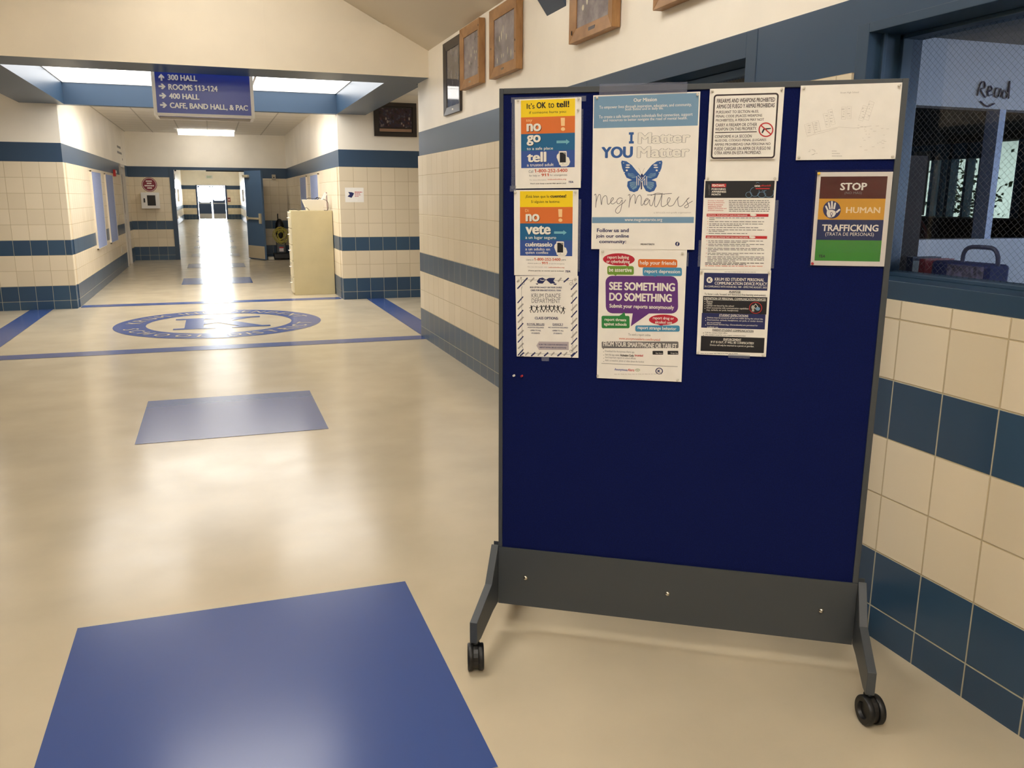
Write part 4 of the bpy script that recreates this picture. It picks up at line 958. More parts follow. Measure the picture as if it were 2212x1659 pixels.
# --- push pins and tape
PINC = {'clear': mat('clear_pin', (214, 208, 196), .25), 'white': mat('white_pin', (226, 222, 214), .3), 'red': mat('red_pin', (176, 40, 52), .3), 'yellow': mat('yellow_pin', (232, 196, 60), .3)}
def pin(s, z, col, where, off=.004):
    m = MB(); m.lathe([(.0038, 0), (.0038, -.0012), (.0026, -.002), (.0023, -.0060), (.0036, -.0070), (.0036, -.0085), (.0022, -.0094)], PINC[col], (0, 0, 0), 'y', 14)
    o = m.build('push_pin', smooth=True, loc=tuple(on_board(s, z, off)), rot=(R(random.uniform(-8, 8)), 0, -BTH + R(random.uniform(-8, 8))))
    tag(o, '%s push pin %s' % (col, where), 'push pin', 'push pins on the board')
for s, z, c, wh, off in ((.062, 1.796, 'clear', 'in the top left corner of the yellow English poster', .005), (.250, 1.797, 'clear', 'in the top right corner of the yellow English poster', .005), (.250, 1.765, 'clear', 'just below the top right corner pin of the English poster', .005),
        (.055, 1.519, 'clear', 'in the top left corner of the yellow Spanish poster', .005), (.246, 1.521, 'clear', 'in the top right corner of the yellow Spanish poster', .005),
        (.069, 1.248, 'white', 'in the top left corner of the dance flyer', .004), (.252, 1.252, 'clear', 'in the top right corner of the dance flyer', .004),
        (.306, 1.798, 'clear', 'in the top left corner of the butterfly poster', .006), (.602, 1.802, 'white', 'in the top right corner of the butterfly poster', .006),
        (.337, 1.340, 'clear', 'in the top left corner of the speech bubble poster', .004), (.581, 1.340, 'clear', 'in the top right corner of the speech bubble poster', .004), (.331, .943, 'clear', 'in the bottom left corner of the speech bubble poster', .004), (.585, .944, 'clear', 'in the bottom right corner of the speech bubble poster', .004),
        (.645, 1.810, 'clear', 'in the top left corner of the blank backing paper', .004), (.838, 1.811, 'clear', 'in the top right corner of the blank backing paper', .004),
        (.645, 1.563, 'clear', 'at the bottom left of the blank backing paper', .004), (.836, 1.562, 'clear', 'at the bottom right of the blank backing paper', .004),
        (.642, 1.286, 'clear', 'in the top left corner of the phone policy sheet', .004), (.839, 1.287, 'clear', 'in the top right corner of the phone policy sheet', .004), (.643, 1.034, 'clear', 'in the bottom left corner of the phone policy sheet', .004), (.839, 1.036, 'clear', 'in the bottom right corner of the phone policy sheet', .004),
        (.899, 1.812, 'clear', 'in the top left corner of the floor plan sheet', .004), (1.151, 1.814, 'clear', 'in the top right corner of the floor plan sheet', .004), (.900, 1.621, 'clear', 'in the bottom left corner of the floor plan sheet', .004), (1.152, 1.622, 'clear', 'in the bottom right corner of the floor plan sheet', .004),
        (.053, .928, 'white', 'alone on bare felt below the dance flyer', .001), (.080, .928, 'red', 'on bare felt beside the lone white pin', .001),
        (.958, 1.576, 'yellow', 'in the top left corner of the laminated poster', .006), (.960, 1.318, 'red', 'in the bottom left corner of the laminated poster', .006)): pin(s, z, c, wh, off)
TAPE = glass('clear_tape', (.70, .72, .76, 1), rough=.28)
def tape_mat():
    m = bpy.data.materials.new('matte_clear_tape'); m.use_nodes = True; n, l = m.node_tree.nodes, m.node_tree.links; n.clear()
    o = n.new('ShaderNodeOutputMaterial'); t = n.new('ShaderNodeBsdfTransparent'); b = n.new('ShaderNodeBsdfPrincipled'); b.inputs['Base Color'].default_value = lin((150, 156, 180)); b.inputs['Roughness'].default_value = .25
    x = n.new('ShaderNodeMixShader'); x.inputs[0].default_value = .22; l.new(t.outputs[0], x.inputs[1]); l.new(b.outputs[0], x.inputs[2]); l.new(x.outputs[0], o.inputs[0]); return m
TAPE = tape_mat()
for s0, s1, z0, z1, off, lab in ((.038, .272, 1.790, 1.806, .0022, 'strip across the top of the yellow English poster'), (.040, .052, 1.532, 1.790, .0018, 'strip down the left edge of the English poster'), (.255, .264, 1.555, 1.768, .0018, 'strip down the right edge of the English poster'),
        (.036, .056, 1.522, 1.540, .0050, 'patch between the English and Spanish posters'), (.253, .264, 1.275, 1.500, .0016, 'strip down the right edge of the Spanish poster'), (.145, .170, .982, .997, .0036, 'tab under the dance flyer'),
        (.312, .572, 1.806, 1.838, .0060, 'piece folded over the top rail above the butterfly poster'), (.628, .640, 1.30, 1.38, .0016, 'strip at the left edge of the fentanyl sheet'), (.840, .852, 1.30, 1.50, .0016, 'strip at the right edge of the fentanyl sheet'), (.735, .80, 1.022, 1.033, .0034, 'tab under the phone policy sheet'), (.588, .600, 1.30, 1.342, .0015, 'tab beside the speech bubble poster')):
    o = MB().box(0, s1 - s0, -.0002, 0, 0, z1 - z0, TAPE).build('clear_tape', loc=tuple(on_board(s0, z0, off)), rot=(0, 0, -BTH))
    tag(o, 'clear tape ' + lab, 'tape', 'clear tape on the board')

# ================================================================== pictures on the walls
PINE = mat('knotty_pine', (176, 122, 66), .45)
n, l, b = nt(PINE)
t = n.new('ShaderNodeTexCoord'); mp = n.new('ShaderNodeMapping'); mp.inputs['Scale'].default_value = (3, 14, 3); x = n.new('ShaderNodeTexNoise'); x.inputs['Scale'].default_value = 3; x.inputs['Detail'].default_value = 6
rp = n.new('ShaderNodeValToRGB'); rp.color_ramp.elements[0].position = .3; rp.color_ramp.elements[0].color = lin((138, 96, 54)); rp.color_ramp.elements[1].position = .7; rp.color_ramp.elements[1].color = lin((174, 130, 82))
l.new(t.outputs['Object'], mp.inputs[0]); l.new(mp.outputs[0], x.inputs['Vector']); l.new(x.outputs['Fac'], rp.inputs[0]); l.new(rp.outputs[0], b.inputs['Base Color'])
BLKF = mat('black_brown_frame', (46, 38, 34), .4)
def photo_mat(name, stops, scale, seed, gloss=.12):
    m = bpy.data.materials.new(name); n, l, b = nt(m)
    t = n.new('ShaderNodeTexCoord'); mp = n.new('ShaderNodeMapping'); mp.inputs['Location'].default_value = (seed, seed * 1.7, 0); x = n.new('ShaderNodeTexNoise')
    x.inputs['Scale'].default_value = scale; x.inputs['Detail'].default_value = 4; x.inputs['Roughness'].default_value = .6
    r = n.new('ShaderNodeValToRGB')
    while len(r.color_ramp.elements) < len(stops): r.color_ramp.elements.new(.5)
    for e, (p, c) in zip(r.color_ramp.elements, stops): e.position = p; e.color = lin(c)
    l.new(t.outputs['Object'], mp.inputs[0]); l.new(mp.outputs[0], x.inputs['Vector']); l.new(x.outputs['Fac'], r.inputs[0]); l.new(r.outputs[0], b.inputs['Base Color'])
    b.inputs['Roughness'].default_value = gloss
    return m
def picture(y0, y1, z0, z1, depth, fw, fmat, label, pm, knots=0, blobs=(), plate=None, tilt=0., gloss_edge=None):
    """frame hung on the right wall: y0 far edge, y1 near edge"""
    Wd, Hh = y0 - y1, z1 - z0
    t = thing('picture_frame', label, 'picture', (XR, (y0 + y1) / 2, z0), R(-90), 'framed pictures over the storefront')
    # local: x along -y of the room, y out of the wall is -x => local y negative points into the room
    def ring(o, i, d0, d1):
        m = MB(); X, Zc = Wd / 2, Hh
        prof = [(0, d0), (0, d1), (i, d1 - .012), (i, d0)]
        for (ax, az), (bx, bz), nx, nz in (((-X, 0), (X, 0), 0, 1), ((X, 0), (X, Zc), -1, 0), ((X, Zc), (-X, Zc), 0, -1), ((-X, Zc), (-X, 0), 1, 0)):
            A = Vector((ax, 0, az)); B = Vector((bx, 0, bz)); nn = Vector((nx, 0, nz)); tt = (B - A).normalized()
            vs = []
            for q, e in ((A, 1), (B, -1)):
                for k, d in prof: pnt = q + nn * k + tt * e * k; vs.append((pnt.x, -d, pnt.z))
            m.add(vs, [(0, 1, 2, 3), (7, 6, 5, 4)] + [(k, k + 4, (k + 1) % 4 + 4, (k + 1) % 4) for k in range(4)], fmat)
        return m
    fr = ring(0, fw, .004, depth).build('frame', t, bevel=.002)
    for k in range(knots):
        a = random.uniform(-.42, .42); q_ = random.choice((-1, 1)); r = random.uniform(.005, .009)
        MB().lathe([(r, 0), (r * .9, -.0008)], DARKW, (q_ * (Wd / 2 - fw * .45), -depth + .004, Hh * (.5 + a)), 'y', 10).build('knot', fr)
    ph = MB().box(-Wd / 2 + fw * .9, Wd / 2 - fw * .9, -depth + .018, -.006, fw * .9, Hh - fw * .9, pm)
    for u, v, a, bb, mm in blobs:
        cxx = -Wd / 2 + fw + u * (Wd - 2 * fw); cz = fw + v * (Hh - 2 * fw)
        ph.add([(cxx + a * .8 * math.cos(k * .5236), -depth + .0172, cz + bb * .8 * math.sin(k * .5236)) for k in range(12)], [tuple(range(12))], mm)
    ph.build('photograph', t)
    if plate:
        u, v, w_, h_, mm = plate
        box(-Wd / 2 + u - w_ / 2, -Wd / 2 + u + w_ / 2, -depth - .001 + .006, -depth + .008, v - h_ / 2, v + h_ / 2, mm).build('name_plate', fr)
    return t
GREYST = [(.30, (84, 78, 84)), (.5, (120, 112, 120)), (.68, (150, 142, 146))]
PALEF = mat('pale_figures', (206, 198, 176), .4)
def crowd(nn, v0, v1, sz): return [(random.uniform(.12, .9), random.uniform(v0, v1), sz * random.uniform(.6, 1), sz * random.uniform(1.2, 3), PALEF) for _ in range(nn)]
picture(7.93, 7.37, 2.235, 2.862, .025, .07, BLKF, 'narrow black framed photo hanging farthest from the sconce on the white wall', photo_mat('black_frame_photo', [(.3, (60, 58, 62)), (.6, (104, 100, 106)), (.75, (140, 134, 138))], 9, 1., .05), plate=(.30, .030, .05, .03, mat('paper_tag', (230, 226, 216), .4)))
picture(7.26, 6.70, 2.388, 2.868, .055, .075, PINE, 'pine framed picture hanging right beside the narrow black frame', photo_mat('pine_photo_far', GREYST, 9, 2.), 3, crowd(6, .1, .7, .012), (.28, .035, .06, .02, mat('brass_tag', (150, 140, 120), .35, .6)))
picture(6.44, 5.83, 2.378, 2.858, .055, .075, PINE, 'pine framed picture between the other pine frame and the blue sconce', photo_mat('pine_photo_middle', GREYST, 8, 3.), 3, crowd(9, .1, .8, .014), (.30, .036, .06, .02, mat('brass_tag_dark', (110, 104, 96), .35, .6)))
picture(4.89, 4.31, 2.386, 2.866, .055, .075, PINE, 'pine framed picture just past the sconce showing pale standing figures', photo_mat('pine_photo_near', GREYST, 8, 4.), 4, [(.33, .42, .016, .045, PALEF), (.62, .5, .014, .04, PALEF), (.45, .62, .012, .03, PALEF), (.2, .3, .02, .02, PALEF), (.75, .7, .012, .03, PALEF)], (.31, .036, .085, .028, mat('slate_tag', (92, 92, 104), .35, .6)))
picture(3.86, 3.20, 2.378, 2.86, .055, .075, PINE, 'pine framed picture nearest the office window with only its bottom edge showing', photo_mat('pine_photo_last', GREYST, 8, 5.), 2)
TP, TM, TB_ = mat('team_pale', (150, 138, 132), .4), mat('team_maroon', (84, 44, 52), .4), mat('team_blue', (44, 46, 84), .4)
# dark framed team photograph in the crossing
t = thing('picture_frame', 'black framed team photograph tucked in the corner under the blue beam', 'picture', (2.60, YF, 2.366))
m = MB(); X0, X1, H_ = -.315, .315, .475
for a in (( X0, X1, 0, .055), (X0, X1, H_ - .055, H_)): m.box(a[0], a[1], -.035, -.004, a[2], a[3], BLKF)
m.box(X0, X0 + .06, -.035, -.004, .055, H_ - .055, BLKF); m.box(X1 - .06, X1, -.035, -.004, .055, H_ - .055, BLKF); m.build('frame', t, bevel=.003)
ph = box(X0 + .06, X1 - .06, -.018, -.004, .055, H_ - .055, mat('black_mat_board', (30, 26, 26), .3)).build('mat_board', t)
m = MB(); m.box(X0 + .08, X1 - .075, -.0195, -.018, .125, H_ - .08, photo_mat('team_photo', [(.34, (22, 20, 30)), (.46, (62, 44, 52)), (.56, (44, 42, 66)), (.7, (140, 126, 122))], 16, 6., .2))
for k in range(14):
    a, c = random.uniform(X0 + .1, X1 - .1), random.uniform(.15, .27); r = random.uniform(.008, .014)
    m.add([(a + r * math.cos(q * .785), -.0199 - k * 2e-5, c + 1.7 * r * math.sin(q * .785)) for q in range(8)], [tuple(range(8))], (TP, TM, TB_)[k % 3])
m.build('photograph', ph)
box(X0 + .08, X1 - .075, -.0195, -.018, .068, .108, mat('tan_caption', (168, 134, 110), .4)).build('caption_strip', ph)

# ================================================================== hanging sign
HSY, HD = 9.27, .43
hs = thing('hanging_sign', 'blue and white directional sign hanging from the luminous ceiling', 'sign', (0, HSY, 0))
SGNB = mat('sign_face_blue', (44, 64, 168), .3); SGNW = mat('sign_white', (244, 244, 244), .3); ALU = mat('white_sign_frame', (232, 228, 220), .4)
sx0, sx1, sz0, sz1 = -.482, .462, 2.268, 2.80
m = MB()
m.box(sx0, sx0 + .032, 0, HD, sz0, sz1, ALU); m.box(sx1 - .032, sx1, 0, HD, sz0, sz1, ALU)
m.box(sx0 + .032, sx1 - .032, 0, .03, sz0, sz0 + .028, ALU); m.box(sx0 + .032, sx1 - .032, HD - .03, HD, sz0, sz0 + .028, ALU); m.box(sx0 + .032, sx1 - .032, 0, .03, sz1 - .028, sz1, ALU); m.box(sx0 + .032, sx1 - .032, HD - .03, HD, sz1 - .028, sz1, ALU)
m.build('frame', hs, bevel=.003)
for y in (.006, HD - .02): pass
fp = box(sx0 + .032, sx1 - .032, .006, .014, sz0 + .028, sz1 - .028, SGNB).build('face_panel', hs)
bp_ = box(sx0 + .032, sx1 - .032, HD - .014, HD - .006, sz0 + .028, sz1 - .028, SGNB).build('face_panel', hs)
box(sx0 + .032, sx1 - .032, .03, HD - .03, sz0 + .05, sz0 + .06, mat('dark_louvre', (84, 76, 68), .6)).build('bottom_louvre', hs)
def wtext(mb, txt, x0, x1, z0, z1, y, mm, bold=.04):
    vs, fs, b = glyphs(txt, bold, 3); kx, kz = (x1 - x0) / (b[1] - b[0]), (z1 - z0) / (b[3] - b[2])
    mb.add([(x0 + (x - b[0]) * kx, y - q * 1e-4, z0 + (z - b[2]) * kz) for x, z, q in vs], fs, mm)
def warrow(mb, cx_, cz, s, up_, y, mm):
    P = [(-.5, -.13), (.02, -.13), (-.2, -.36), (.06, -.42), (.5, 0), (.06, .42), (-.2, .36), (.02, .13), (-.5, .13)]
    P = [(-b_, a_) if up_ else (a_, b_) for a_, b_ in P]
    mb.add([(cx_ + a_ * s, y, cz + b_ * s) for a_, b_ in P], [(0, 1, 7, 8)] + [(1, 4, 7), (1, 2, 3, 4), (7, 4, 5, 6)], mm)
for tx, x1, z0, z1 in (('300 HALL', -.062, 2.602, 2.656), ('ROOMS 113-124', .122, 2.513, 2.567), ('400 HALL', -.055, 2.430, 2.482), ('CAFE, BAND HALL, & PAC', .400, 2.335, 2.395)):
    m = MB(); wtext(m, tx, -.333, x1, z0, z1, .002, SGNW); m.build('lettering', fp)
for z, u_ in ((2.625, True), (2.541, False), (2.455, False), (2.368, False)):
    m = MB(); warrow(m, -.389, z, .064, u_, .002, SGNW); m.build('arrow', fp)
for x in (-.4, .38): MB().tube([(x, HD / 2, sz1 - .02), (x, HD / 2, 2.93)], .01, STEEL).build('hanger_rod', hs)

# ================================================================== filing cabinet and what stands on it
fc = thing('filing_cabinet', 'tall beige steel filing cabinet standing against the hall corner', 'cabinet', (1.108, 13.50, 0))
PUT = mat('putty_steel', (192, 178, 138), .45, noise=.03, nscale=3); PUTL = mat('putty_drawer', (208, 198, 168), .4)
box(.012, .632, 0, .39, 0, 1.29, PUT).build('cabinet_body', fc, bevel=.004)
for k in range(5):
    z = .035 + k * .248
    dr = box(-.010, .0125, .012, .378, z, z + .24, PUTL).build('drawer', fc, bevel=.004)
    m = MB(); m.tube([(-.01, .12, z + .15), (-.034, .125, z + .15), (-.034, .265, z + .15), (-.01, .27, z + .15)], .006, CHROME); m.build('handle', dr, True)
    box(-.014, -.0095, .15, .24, z + .185, z + .215, STEEL).build('label_holder', dr)
MB().lathe([(.009, -.012), (.009, .012)], STEEL, (-.005, .335, 1.262), 'x', 14).build('lock', fc)
# white bin with cables
tb = thing('tapered_bin', 'white tapered plastic bin full of cables on top of the filing cabinet', 'bin', (1.50, 13.70, 1.29))
m = MB()
o_ = [(-.125, -.09), (.115, -.09), (.115, .09), (-.125, .09)]; t_ = [(-.185, -.13), (.135, -.13), (.135, .13), (-.185, .13)]
vs = [(x, y, 0) for x, y in o_] + [(x, y, .165) for x, y in t_] + [(x * .95, y * .93, .165) for x, y in t_] + [(x * .95, y * .93, .01) for x, y in o_]
m.add(vs, [(3, 2, 1, 0), (12, 13, 14, 15)] + [(i + a, (i + 1) % 4 + a, (i + 1) % 4 + a + 4, i + a + 4) for a in (0, 4, 8) for i in range(4)], mat('bin_white', (226, 220, 206), .45)); m.build('bin_body', tb, bevel=.003)
CAB = mat('cable_black', (26, 26, 32), .5)
cb = MB()
cb.tube(smooth_line([(1.36, 13.62, 1.45), (1.40, 13.60, 1.478), (1.46, 13.62, 1.470), (1.51, 13.60, 1.474), (1.55, 13.62, 1.486), (1.59, 13.60, 1.472)], 4), .0045, CAB, 6)
cb.tube(smooth_line([(1.50, 13.66, 1.45), (1.53, 13.60, 1.49), (1.56, 13.6, 1.475), (1.54, 13.62, 1.462), (1.52, 13.6, 1.474)], 4), .005, CAB, 6)
tag(cb.build('cable_bundle'), 'dark cables heaped in the white tapered bin', 'cable')
cb = MB(); cb.tube(smooth_line([(1.62, 13.60, 1.464), (1.67, 13.56, 1.44), (1.695, 13.55, 1.38), (1.68, 13.55, 1.30), (1.63, 13.57, 1.294), (1.64, 13.6, 1.2945)], 5), .004, CAB, 6)
tag(cb.build('power_cord'), 'dark cord looping down off the white bin', 'cable')
cb = MB(); cb.tube(smooth_line([(1.112, 13.55, 1.306), (1.17, 13.55, 1.312), (1.25, 13.56, 1.2945), (1.33, 13.57, 1.325), (1.37, 13.56, 1.33), (1.40, 13.55, 1.2945)], 5), .004, CAB, 6)
tag(cb.build('power_cord'), 'dark cord trailing along the cabinet top to its edge', 'cable')
rt_ = MB().box(-.022, .022, -.012, .012, 0, .155, WHITEP).build('router', bevel=.004, loc=(1.598, 13.63, 1.415), rot=(0, R(28), 0))
tag(rt_, 'slim white router leaning up out of the white bin', 'router')
um = MB(); um.tube([(0, 0, 0), (0, 0, .28)], .010, mat('mauve_rod', (150, 130, 128), .5), 8)
tag(um.build('rod', loc=(1.715, 13.84, 1.29), rot=(0, R(-2), 0)), 'thin mauve rod standing on the cabinet against the wall', 'rod')

# ================================================================== vacuum cleaner in the corner
vc = thing('vacuum_cleaner', 'black upright vacuum with yellow cord in the corner behind the blue door', 'vacuum cleaner', (1.52, 21.5, 0))
VB, VG = mat('vacuum_black', (24, 24, 28), .4), mat('vacuum_grey', (86, 88, 92), .45)
m = MB(); m.box(-.20, .17, -.17, .12, .02, .15, VB); m.build('floor_head', vc, bevel=.02)
for s in (-.17, .15): MB().lathe([(.035, -.012), (.035, .012)], RUBBER, (s, -.10, .036), 'x', 16).build('wheel', vc)
m = MB(); m.box(-.12, .10, -.06, .10, .15, .44, VG); mo = m.build('motor_housing', vc, bevel=.025)
box(-.06, .04, -.066, -.0595, .19, .30, mat('vacuum_sticker', (226, 214, 214), .4)).build('sticker', mo)
box(-.06, .04, -.068, -.0655, .27, .30, IRD).build('sticker_band', mo)
m = MB(); bag = [(.02, .42), (.075, .5), (.10, .62), (.105, .75), (.09, .87), (.05, .95), (.02, .97)]
m.lathe([(r, z) for r, z in bag], VB, (-.02, .03, 0), 'z', 20); m.build('dust_bag', vc, smooth=True)
m = MB(); m.tube(smooth_line([(-.02, .10, .15), (-.03, .12, .6), (-.045, .10, .96), (-.05, .04, 1.05), (-.05, .0, 1.085)], 5), .013, VB, 10); m.build('handle', vc, smooth=True)
pts = []
for k in range(150):
    a = k * .62; rr = .11 + .05 * math.sin(k * .37); pts.append((-.01 + rr * 1.15 * math.cos(a) + .01 * math.sin(k), -.09 + .02 * math.sin(k * 1.3), .58 + (rr + .03) * math.sin(a) * (1 + .15 * math.cos(k * .21))))
MB().tube(pts, .0055, mat('yellow_cord', (196, 186, 84), .5), 5).build('power_cord', vc, smooth=True)

# ================================================================== small things on the hall walls
LIL = mat('lilac_fabric', (146, 160, 200), .9, noise=.04, nscale=40); ALF = mat('cream_trim', (214, 204, 186), .4)
def tack(x, y0, y1, lab):
    sgn = 1 if x < 0 else -1; xw = x + sgn * .0121
    t = thing('tack_board', lab, 'tack board', (xw, (y0 + y1) / 2, .642), 0, 'lilac tack boards in the hall')
    d, H_ = y1 - y0, 1.248
    box(min(0, sgn * .022), max(0, sgn * .022), -d / 2 + .015, d / 2 - .015, .015, H_ - .015, LIL).build('fabric_panel', t)
    m = MB()
    for a in ((-d / 2, -d / 2 + .018, 0, H_), (d / 2 - .018, d / 2, 0, H_), (-d / 2, d / 2, 0, .018), (-d / 2, d / 2, H_ - .018, H_)): m.box(min(0, sgn * .026), max(0, sgn * .026), *a, ALF)
    m.build('trim_frame', t)
tack(HL, 15.20, 16.42, 'lilac tack board on the left hall wall nearest the crossing'); tack(HL, 17.10, 18.32, 'lilac tack board on the left hall wall nearest the red strobe')
tack(HR, 15.10, 16.32, 'lilac tack board partly behind the white bin, nearest the crossing'); tack(HR, 17.07, 18.27, 'lilac tack board on the right hall wall farther from the crossing')
fa = thing('fire_alarm', 'small red fire alarm strobe high on the left hall wall', 'fire alarm', (HL + .0121, 18.75, 1.90))
box(0, .045, -.055, .055, -.03, .10, mat('alarm_red', (190, 40, 36), .4)).build('housing', fa, bevel=.006); box(.045, .062, -.02, .03, .03, .085, WHITEP).build('strobe_lens', fa, bevel=.003)
for y, z, lab in ((18.9, 1.10, 'light switch plate by the left hall door'), (18.95, .42, 'outlet plate low on the left hall wall')):
    o = thing('wall_plate', lab, 'wall plate', (HL + .0121, y, z)); box(0, .006, -.04, .04, -.06, .06, mat('plate_beige', (204, 196, 178), .4)).build('plate', o); box(.006, .012, -.008, .008, -.02, .02, STEEL).build('toggle', o)
vl = MB()
for k, (a, b_) in enumerate(((20.10, 20.85), (20.05, 21.0))):
    for q in range(9): vl.box(HL - .001, HL + .0015, a + (b_ - a) * q / 9, a + (b_ - a) * (q + .78) / 9, 2.49 - .115 * k, 2.535 - .115 * k, IG)
vl.box(HL - .001, HL + .0015, 21.0, 21.1, 2.26, 2.30, IG)
tag(vl.build('wall_lettering'), 'two rows of small grey lettering on white wall over the left hall door', 'lettering')
ad = thing('defibrillator_cabinet', 'white wall cabinet with dark window beneath the round maroon sign', 'wall cabinet', (-1.38, YE - .0121, 1.205))
box(-.19, .205, -.16, 0, 0, .37, WHITEP).build('cabinet_body', ad, bevel=.006); dr = box(-.185, .20, -.168, -.161, .005, .365, WHITEP).build('door', ad, bevel=.003)
box(-.055, .125, -.1705, -.1685, .07, .305, mat('dark_glass', (34, 32, 30), .15)).build('window', dr); box(-.135, -.10, -.176, -.1685, .14, .235, BLACKP).build('handle', dr, bevel=.002)
sg = thing('round_sign', 'round maroon sign with white lettering on the hall end wall', 'sign', (-1.372, YE - .0121, 1.755))
MAR = mat('maroon_vinyl', (128, 34, 50), .4)
m = MB(); m.lathe([(.165, 0), (.165, -.004)], MAR, (0, 0, 0), 'y', 40); d_ = m.build('disc', sg)
m = MB()
m.add([((r) * math.cos(2 * math.pi * k / 40), -.0045, r * math.sin(2 * math.pi * k / 40)) for r in (.150, .142) for k in range(40)], [(k, (k + 1) % 40, (k + 1) % 40 + 40, k + 40) for k in range(40)], IW)
for z, w_ in ((.078, .07), (.028, .052), (-.026, .105), (-.078, .05)):
    x = -w_
    while x < w_ - .01: e = min(x + random.uniform(.02, .035), w_); m.quad((x, -.0046, z - .014), (e, -.0046, z - .014), (e, -.0046, z + .014), (x, -.0046, z + .014), IW); x = e + .006
m.build('lettering', d_)
cb = thing('wall_sensor', 'small pale box high on the end wall beside the blue door', 'sensor', (1.455, YE - .0121, 1.90))
box(-.045, .045, -.06, 0, 0, .12, mat('sensor_beige', (190, 180, 160), .4)).build('housing', cb, bevel=.006); MB().lathe([(.016, -.061), (.012, -.066)], BLACKP, (0, 0, .05), 'y', 14).build('lens', cb)
co = MB(); co.box(1.05, 1.062, YE - .022, YE - .0121, .0, 1.90, ALF); co.box(1.05, 1.41, YE - .022, YE - .0121, 1.885, 1.90, ALF)
tag(co.build('conduit'), 'slim cream conduit running up the end wall behind the blue door', 'conduit')
ds = MB(); ds.box(1.18, 1.32, 21.35, 21.48, 0, .07, mat('block_white', (220, 214, 200), .6)); tag(ds.build('door_block', bevel=.008), 'small white block on the floor behind the open blue door', 'door stop')
# paper arrow sign on the crossing's far wall
ap = MB().box(0, .272, -.001, 0, 0, .208, PAPER); ap.add([(.034, -.0014, .082), (.092, -.0014, .062), (.118, -.0014, .1), (.132, -.0014, .128), (.10, -.0014, .142), (.046, -.0014, .146), (.068, -.0014, .112)], [(0, 1, 2, 6), (2, 3, 4, 6), (4, 5, 6)], INV)
for z, w_ in ((.145, .11), (.125, .085), (.105, .085), (.085, .055)):
    x = .140
    while x < .140 + w_ - .01: e = min(x + random.uniform(.018, .03), .140 + w_); ap.quad((x, -.0014, z - .006), (e, -.0014, z - .006), (e, -.0014, z + .005), (x, -.0014, z + .005), ink('pink_red', (206, 130, 140)) if z < .14 else IRD); x = e + .004
tag(ap.build('paper_sign', loc=(1.834, YF - .0125, 1.424)), 'white paper sign with dark blue arrow on the cream tile wall', 'sign')
# far end bits
ex = thing('exit_sign', 'faint green exit sign high above the far double doors', 'sign', (-.09, YZ, 2.60)); box(-.22, .22, -.05, 0, 0, .22, WHITEP).build('housing', ex)
m = MB(); wtext(m, 'EXIT', -.15, .15, .05, .17, -.0515, mat('exit_green', (150, 186, 150), .5)); m.build('lettering', ex)
fe = thing('alarm_box', 'small dark red box on the tile beside the far doors', 'alarm', (1.04, YZ - .0121, 1.28)); box(-.09, .09, -.08, 0, -.16, .12, mat('dull_red', (140, 74, 62), .5)).build('housing', fe); box(-.05, .05, -.085, -.08, -.05, .0, IW).build('pull_handle', fe)

# ================================================================== inside the office
le = MB().box(2.331, 2.56, .30, 2.47, 1.19, 1.215, mat('sill_laminate', (120, 116, 108), .4)); le.box(2.331, 2.36, .30, 2.47, .02, 1.19, OFW)
tag(le.build('ledge'), 'grey ledge along the inside of the office window', 'ledge')
bc = thing('bookcase', 'dark wooden bookcase just inside the corner of the office window', 'bookcase', (2.338, 2.50, .004))
for y in (0, .36): box(0, .13, y, y + .03, 0, 1.655, DARKW).build('side_panel', bc)
for z in (.05, .42, .80, 1.20, 1.625): box(0, .13, .03, .36, z, z + .03, DARKW).build('shelf', bc)
for y, h_, w_, c, lab in ((2.452, .085, .028, (36, 42, 66), 'dark blue book nearest the bookcase on the office ledge'), (2.422, .072, .026, (170, 188, 204), 'pale blue book in the middle of the row on the ledge'), (2.392, .082, .028, (126, 44, 52), 'maroon book at the open end of the row on the ledge')):
    o = thing('book', lab, 'book', (2.46, y, 1.215), 0, 'books on the office ledge'); cm = mat('book_cover', c, .5)
    m = MB(); m.box(-.07, .06, -w_ / 2, -w_ / 2 + .003, 0, h_, cm); m.box(-.07, .06, w_ / 2 - .003, w_ / 2, 0, h_, cm); m.box(-.073, -.07, -w_ / 2, w_ / 2, 0, h_, cm); m.build('cover', o)
    box(-.069, .056, -w_ / 2 + .003, w_ / 2 - .003, .003, h_ - .003, mat('book_pages', (222, 214, 196), .8)).build('pages', o)
bg_ = thing('tote_bag', 'navy printed tote bag with a tall arched handle on the office ledge', 'bag', (2.46, 2.24, 1.215))
m = MB(); m.box(-.05, .05, -.105, .135, 0, .078, mat('tote_navy', (34, 44, 96), .8)); tb_ = m.build('bag_body', bg_, bevel=.012)
m = MB(); m.box(-.0525, -.0505, -.09, .06, .008, .07, mat('tote_print', (92, 88, 110), .8, noise=.5, nscale=70)); m.build('printed_panel', tb_)
m = MB(); m.tube(smooth_line([(0, .045, .06), (0, .045, .105), (0, .025, .128), (0, -.03, .132), (0, -.075, .128), (0, -.095, .10), (0, -.095, .06)], 5), .0075, mat('tote_handle', (70, 74, 104), .5), 8); m.build('handle', bg_, smooth=True)
pl = thing('potted_plant', 'small dark potted plant at the edge of the office window ledge', 'plant', (2.46, 1.93, 1.215))
MB().lathe([(.028, 0), (.036, .05), (.033, .05)], mat('clay_pot', (120, 96, 72), .7), n=18).build('pot', pl, smooth=True)
m = MB(); LF = mat('dark_leaf', (34, 44, 32), .6)
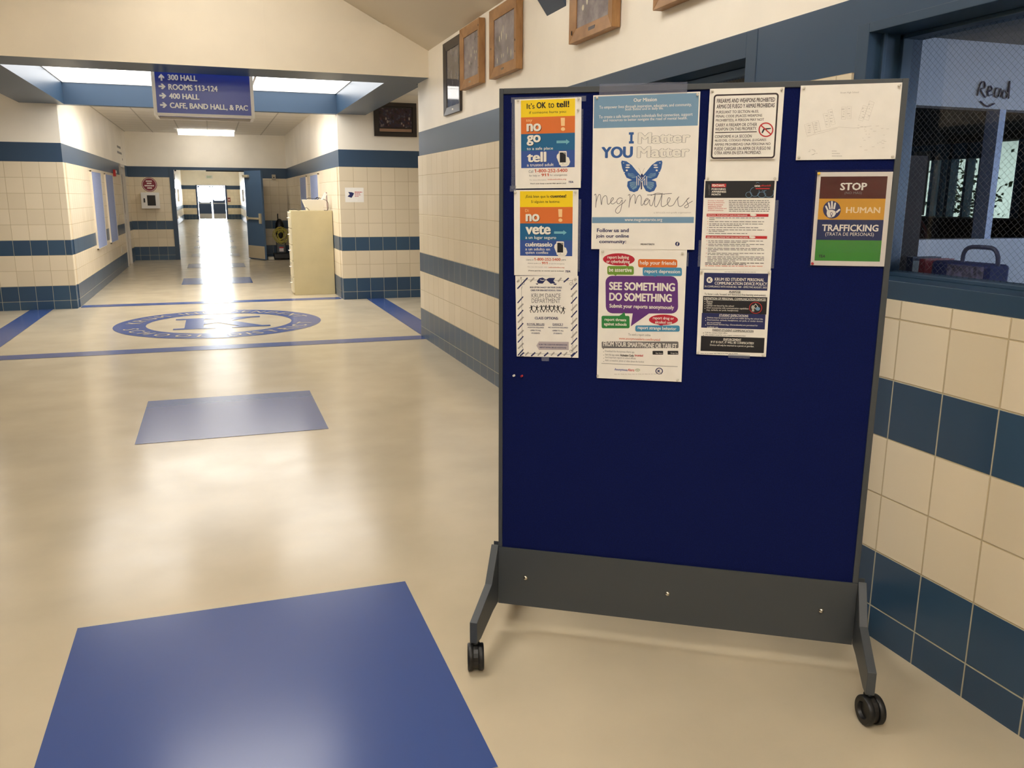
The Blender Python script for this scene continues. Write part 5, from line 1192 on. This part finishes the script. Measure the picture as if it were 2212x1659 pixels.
for k in range(26):
    a = random.uniform(0, 6.28); r = random.uniform(.01, .055); z = .05 + random.uniform(0, .06); q = Vector((r * math.cos(a), r * math.sin(a), z)); s = Vector((-math.sin(a), math.cos(a), 0)) * .010; e = Vector((math.cos(a), math.sin(a), .5)) * .022
    m.add([q - e, q + s, q + e, q - s], [(0, 1, 2, 3)], LF)
m.build('foliage', pl)
rd = MB(); SCR = mat('marker_ink', (62, 56, 92), .5)
for st in ([(0, .0), (.02, .09), (.06, .10), (.07, .06), (.03, .045), (.09, -.01)], [(.10, .03), (.15, .05), (.13, .075), (.11, .05), (.12, .005), (.17, .015)], [(.24, .06), (.20, .06), (.19, .01), (.23, .0), (.25, .06), (.26, .0)], [(.33, .03), (.29, .05), (.28, .005), (.33, .0), (.34, .12), (.35, -.01)], [(.04, -.04), (.12, -.075), (.2, -.05)]):
    rd.tube([(3.09 + x * .5, 2.897, 1.935 + z * .55) for x, z in smooth_line(st, 4)], .0034, SCR, 5)
tag(rd.build('handwriting'), 'handwritten dark marker word on the white partition in the office', 'lettering')
cn = thing('counter', 'low dark wooden counter under the bright office windows', 'counter', (6.72, 6.7, .004)); box(-.25, .25, -.9, .8, 0, 1.30, DARKW).build('counter_body', cn); box(-.27, .26, -.92, .82, 1.30, 1.335, DARKW).build('worktop', cn)
for y, c, lab in ((7.15, (52, 62, 66), 'dark rounded chair back at the office counter near the curtain'), (6.22, (120, 60, 48), 'russet rounded chair back at the office counter')):
    o = thing('chair', lab, 'chair', (6.25, y, .004), 0, 'chairs at the office counter'); cm = mat('chair_shell', c, .5)
    box(-.2, .2, -.2, .2, .74, .79, cm).build('seat', o, bevel=.02); m = MB(); m.prism([(.2 * math.cos(R(a)), .80 + .55 * math.sin(R(a)) ** .6) for a in range(0, 181, 15)], -.21, -.18, 'x', cm); m.build('backrest', o)
    for sx in (-.17, .17):
        for sy in (-.17, .17): box(sx - .012, sx + .012, sy - .012, sy + .012, 0, .74, STEEL).build('leg', o)
cu = MB(); vs, fs = [], []
N = 24
for k in range(N + 1):
    y = 7.05 + .2 * k / N; x = 6.985 + .012 * math.sin(k * 1.5); vs += [(x, y, 1.345), (x, y, 1.99)]
cu.add(vs, [(2 * k, 2 * k + 2, 2 * k + 3, 2 * k + 1) for k in range(N)], mat('curtain_white', (226, 222, 214), .9)); co_ = cu.build('curtain', smooth=True)
so = co_.modifiers.new('thickness', 'SOLIDIFY'); so.thickness = .004
tag(co_, 'white curtain hanging between the office window panes', 'curtain')
tr = thing('tree', 'leafy green bush outside beyond the office windows', 'tree', (9.2, 8.7, 0))
MB().lathe([(.08, 0), (.06, 1.2)], DARKW, n=10).build('trunk', tr)
m = MB(); LG = mat('bush_leaf', (70, 96, 44), .7)
for k in range(900):
    d_ = Vector((random.gauss(0, .22), random.gauss(0, .22), 1.45 + random.gauss(0, .26))); a = Vector((random.uniform(-1, 1), random.uniform(-1, 1), random.uniform(-1, 1))).normalized() * .036; b_ = a.orthogonal().normalized() * .022
    m.add([d_ - a, d_ + b_, d_ + a, d_ - b_], [(0, 1, 2, 3)], LG)
m.build('foliage', tr)
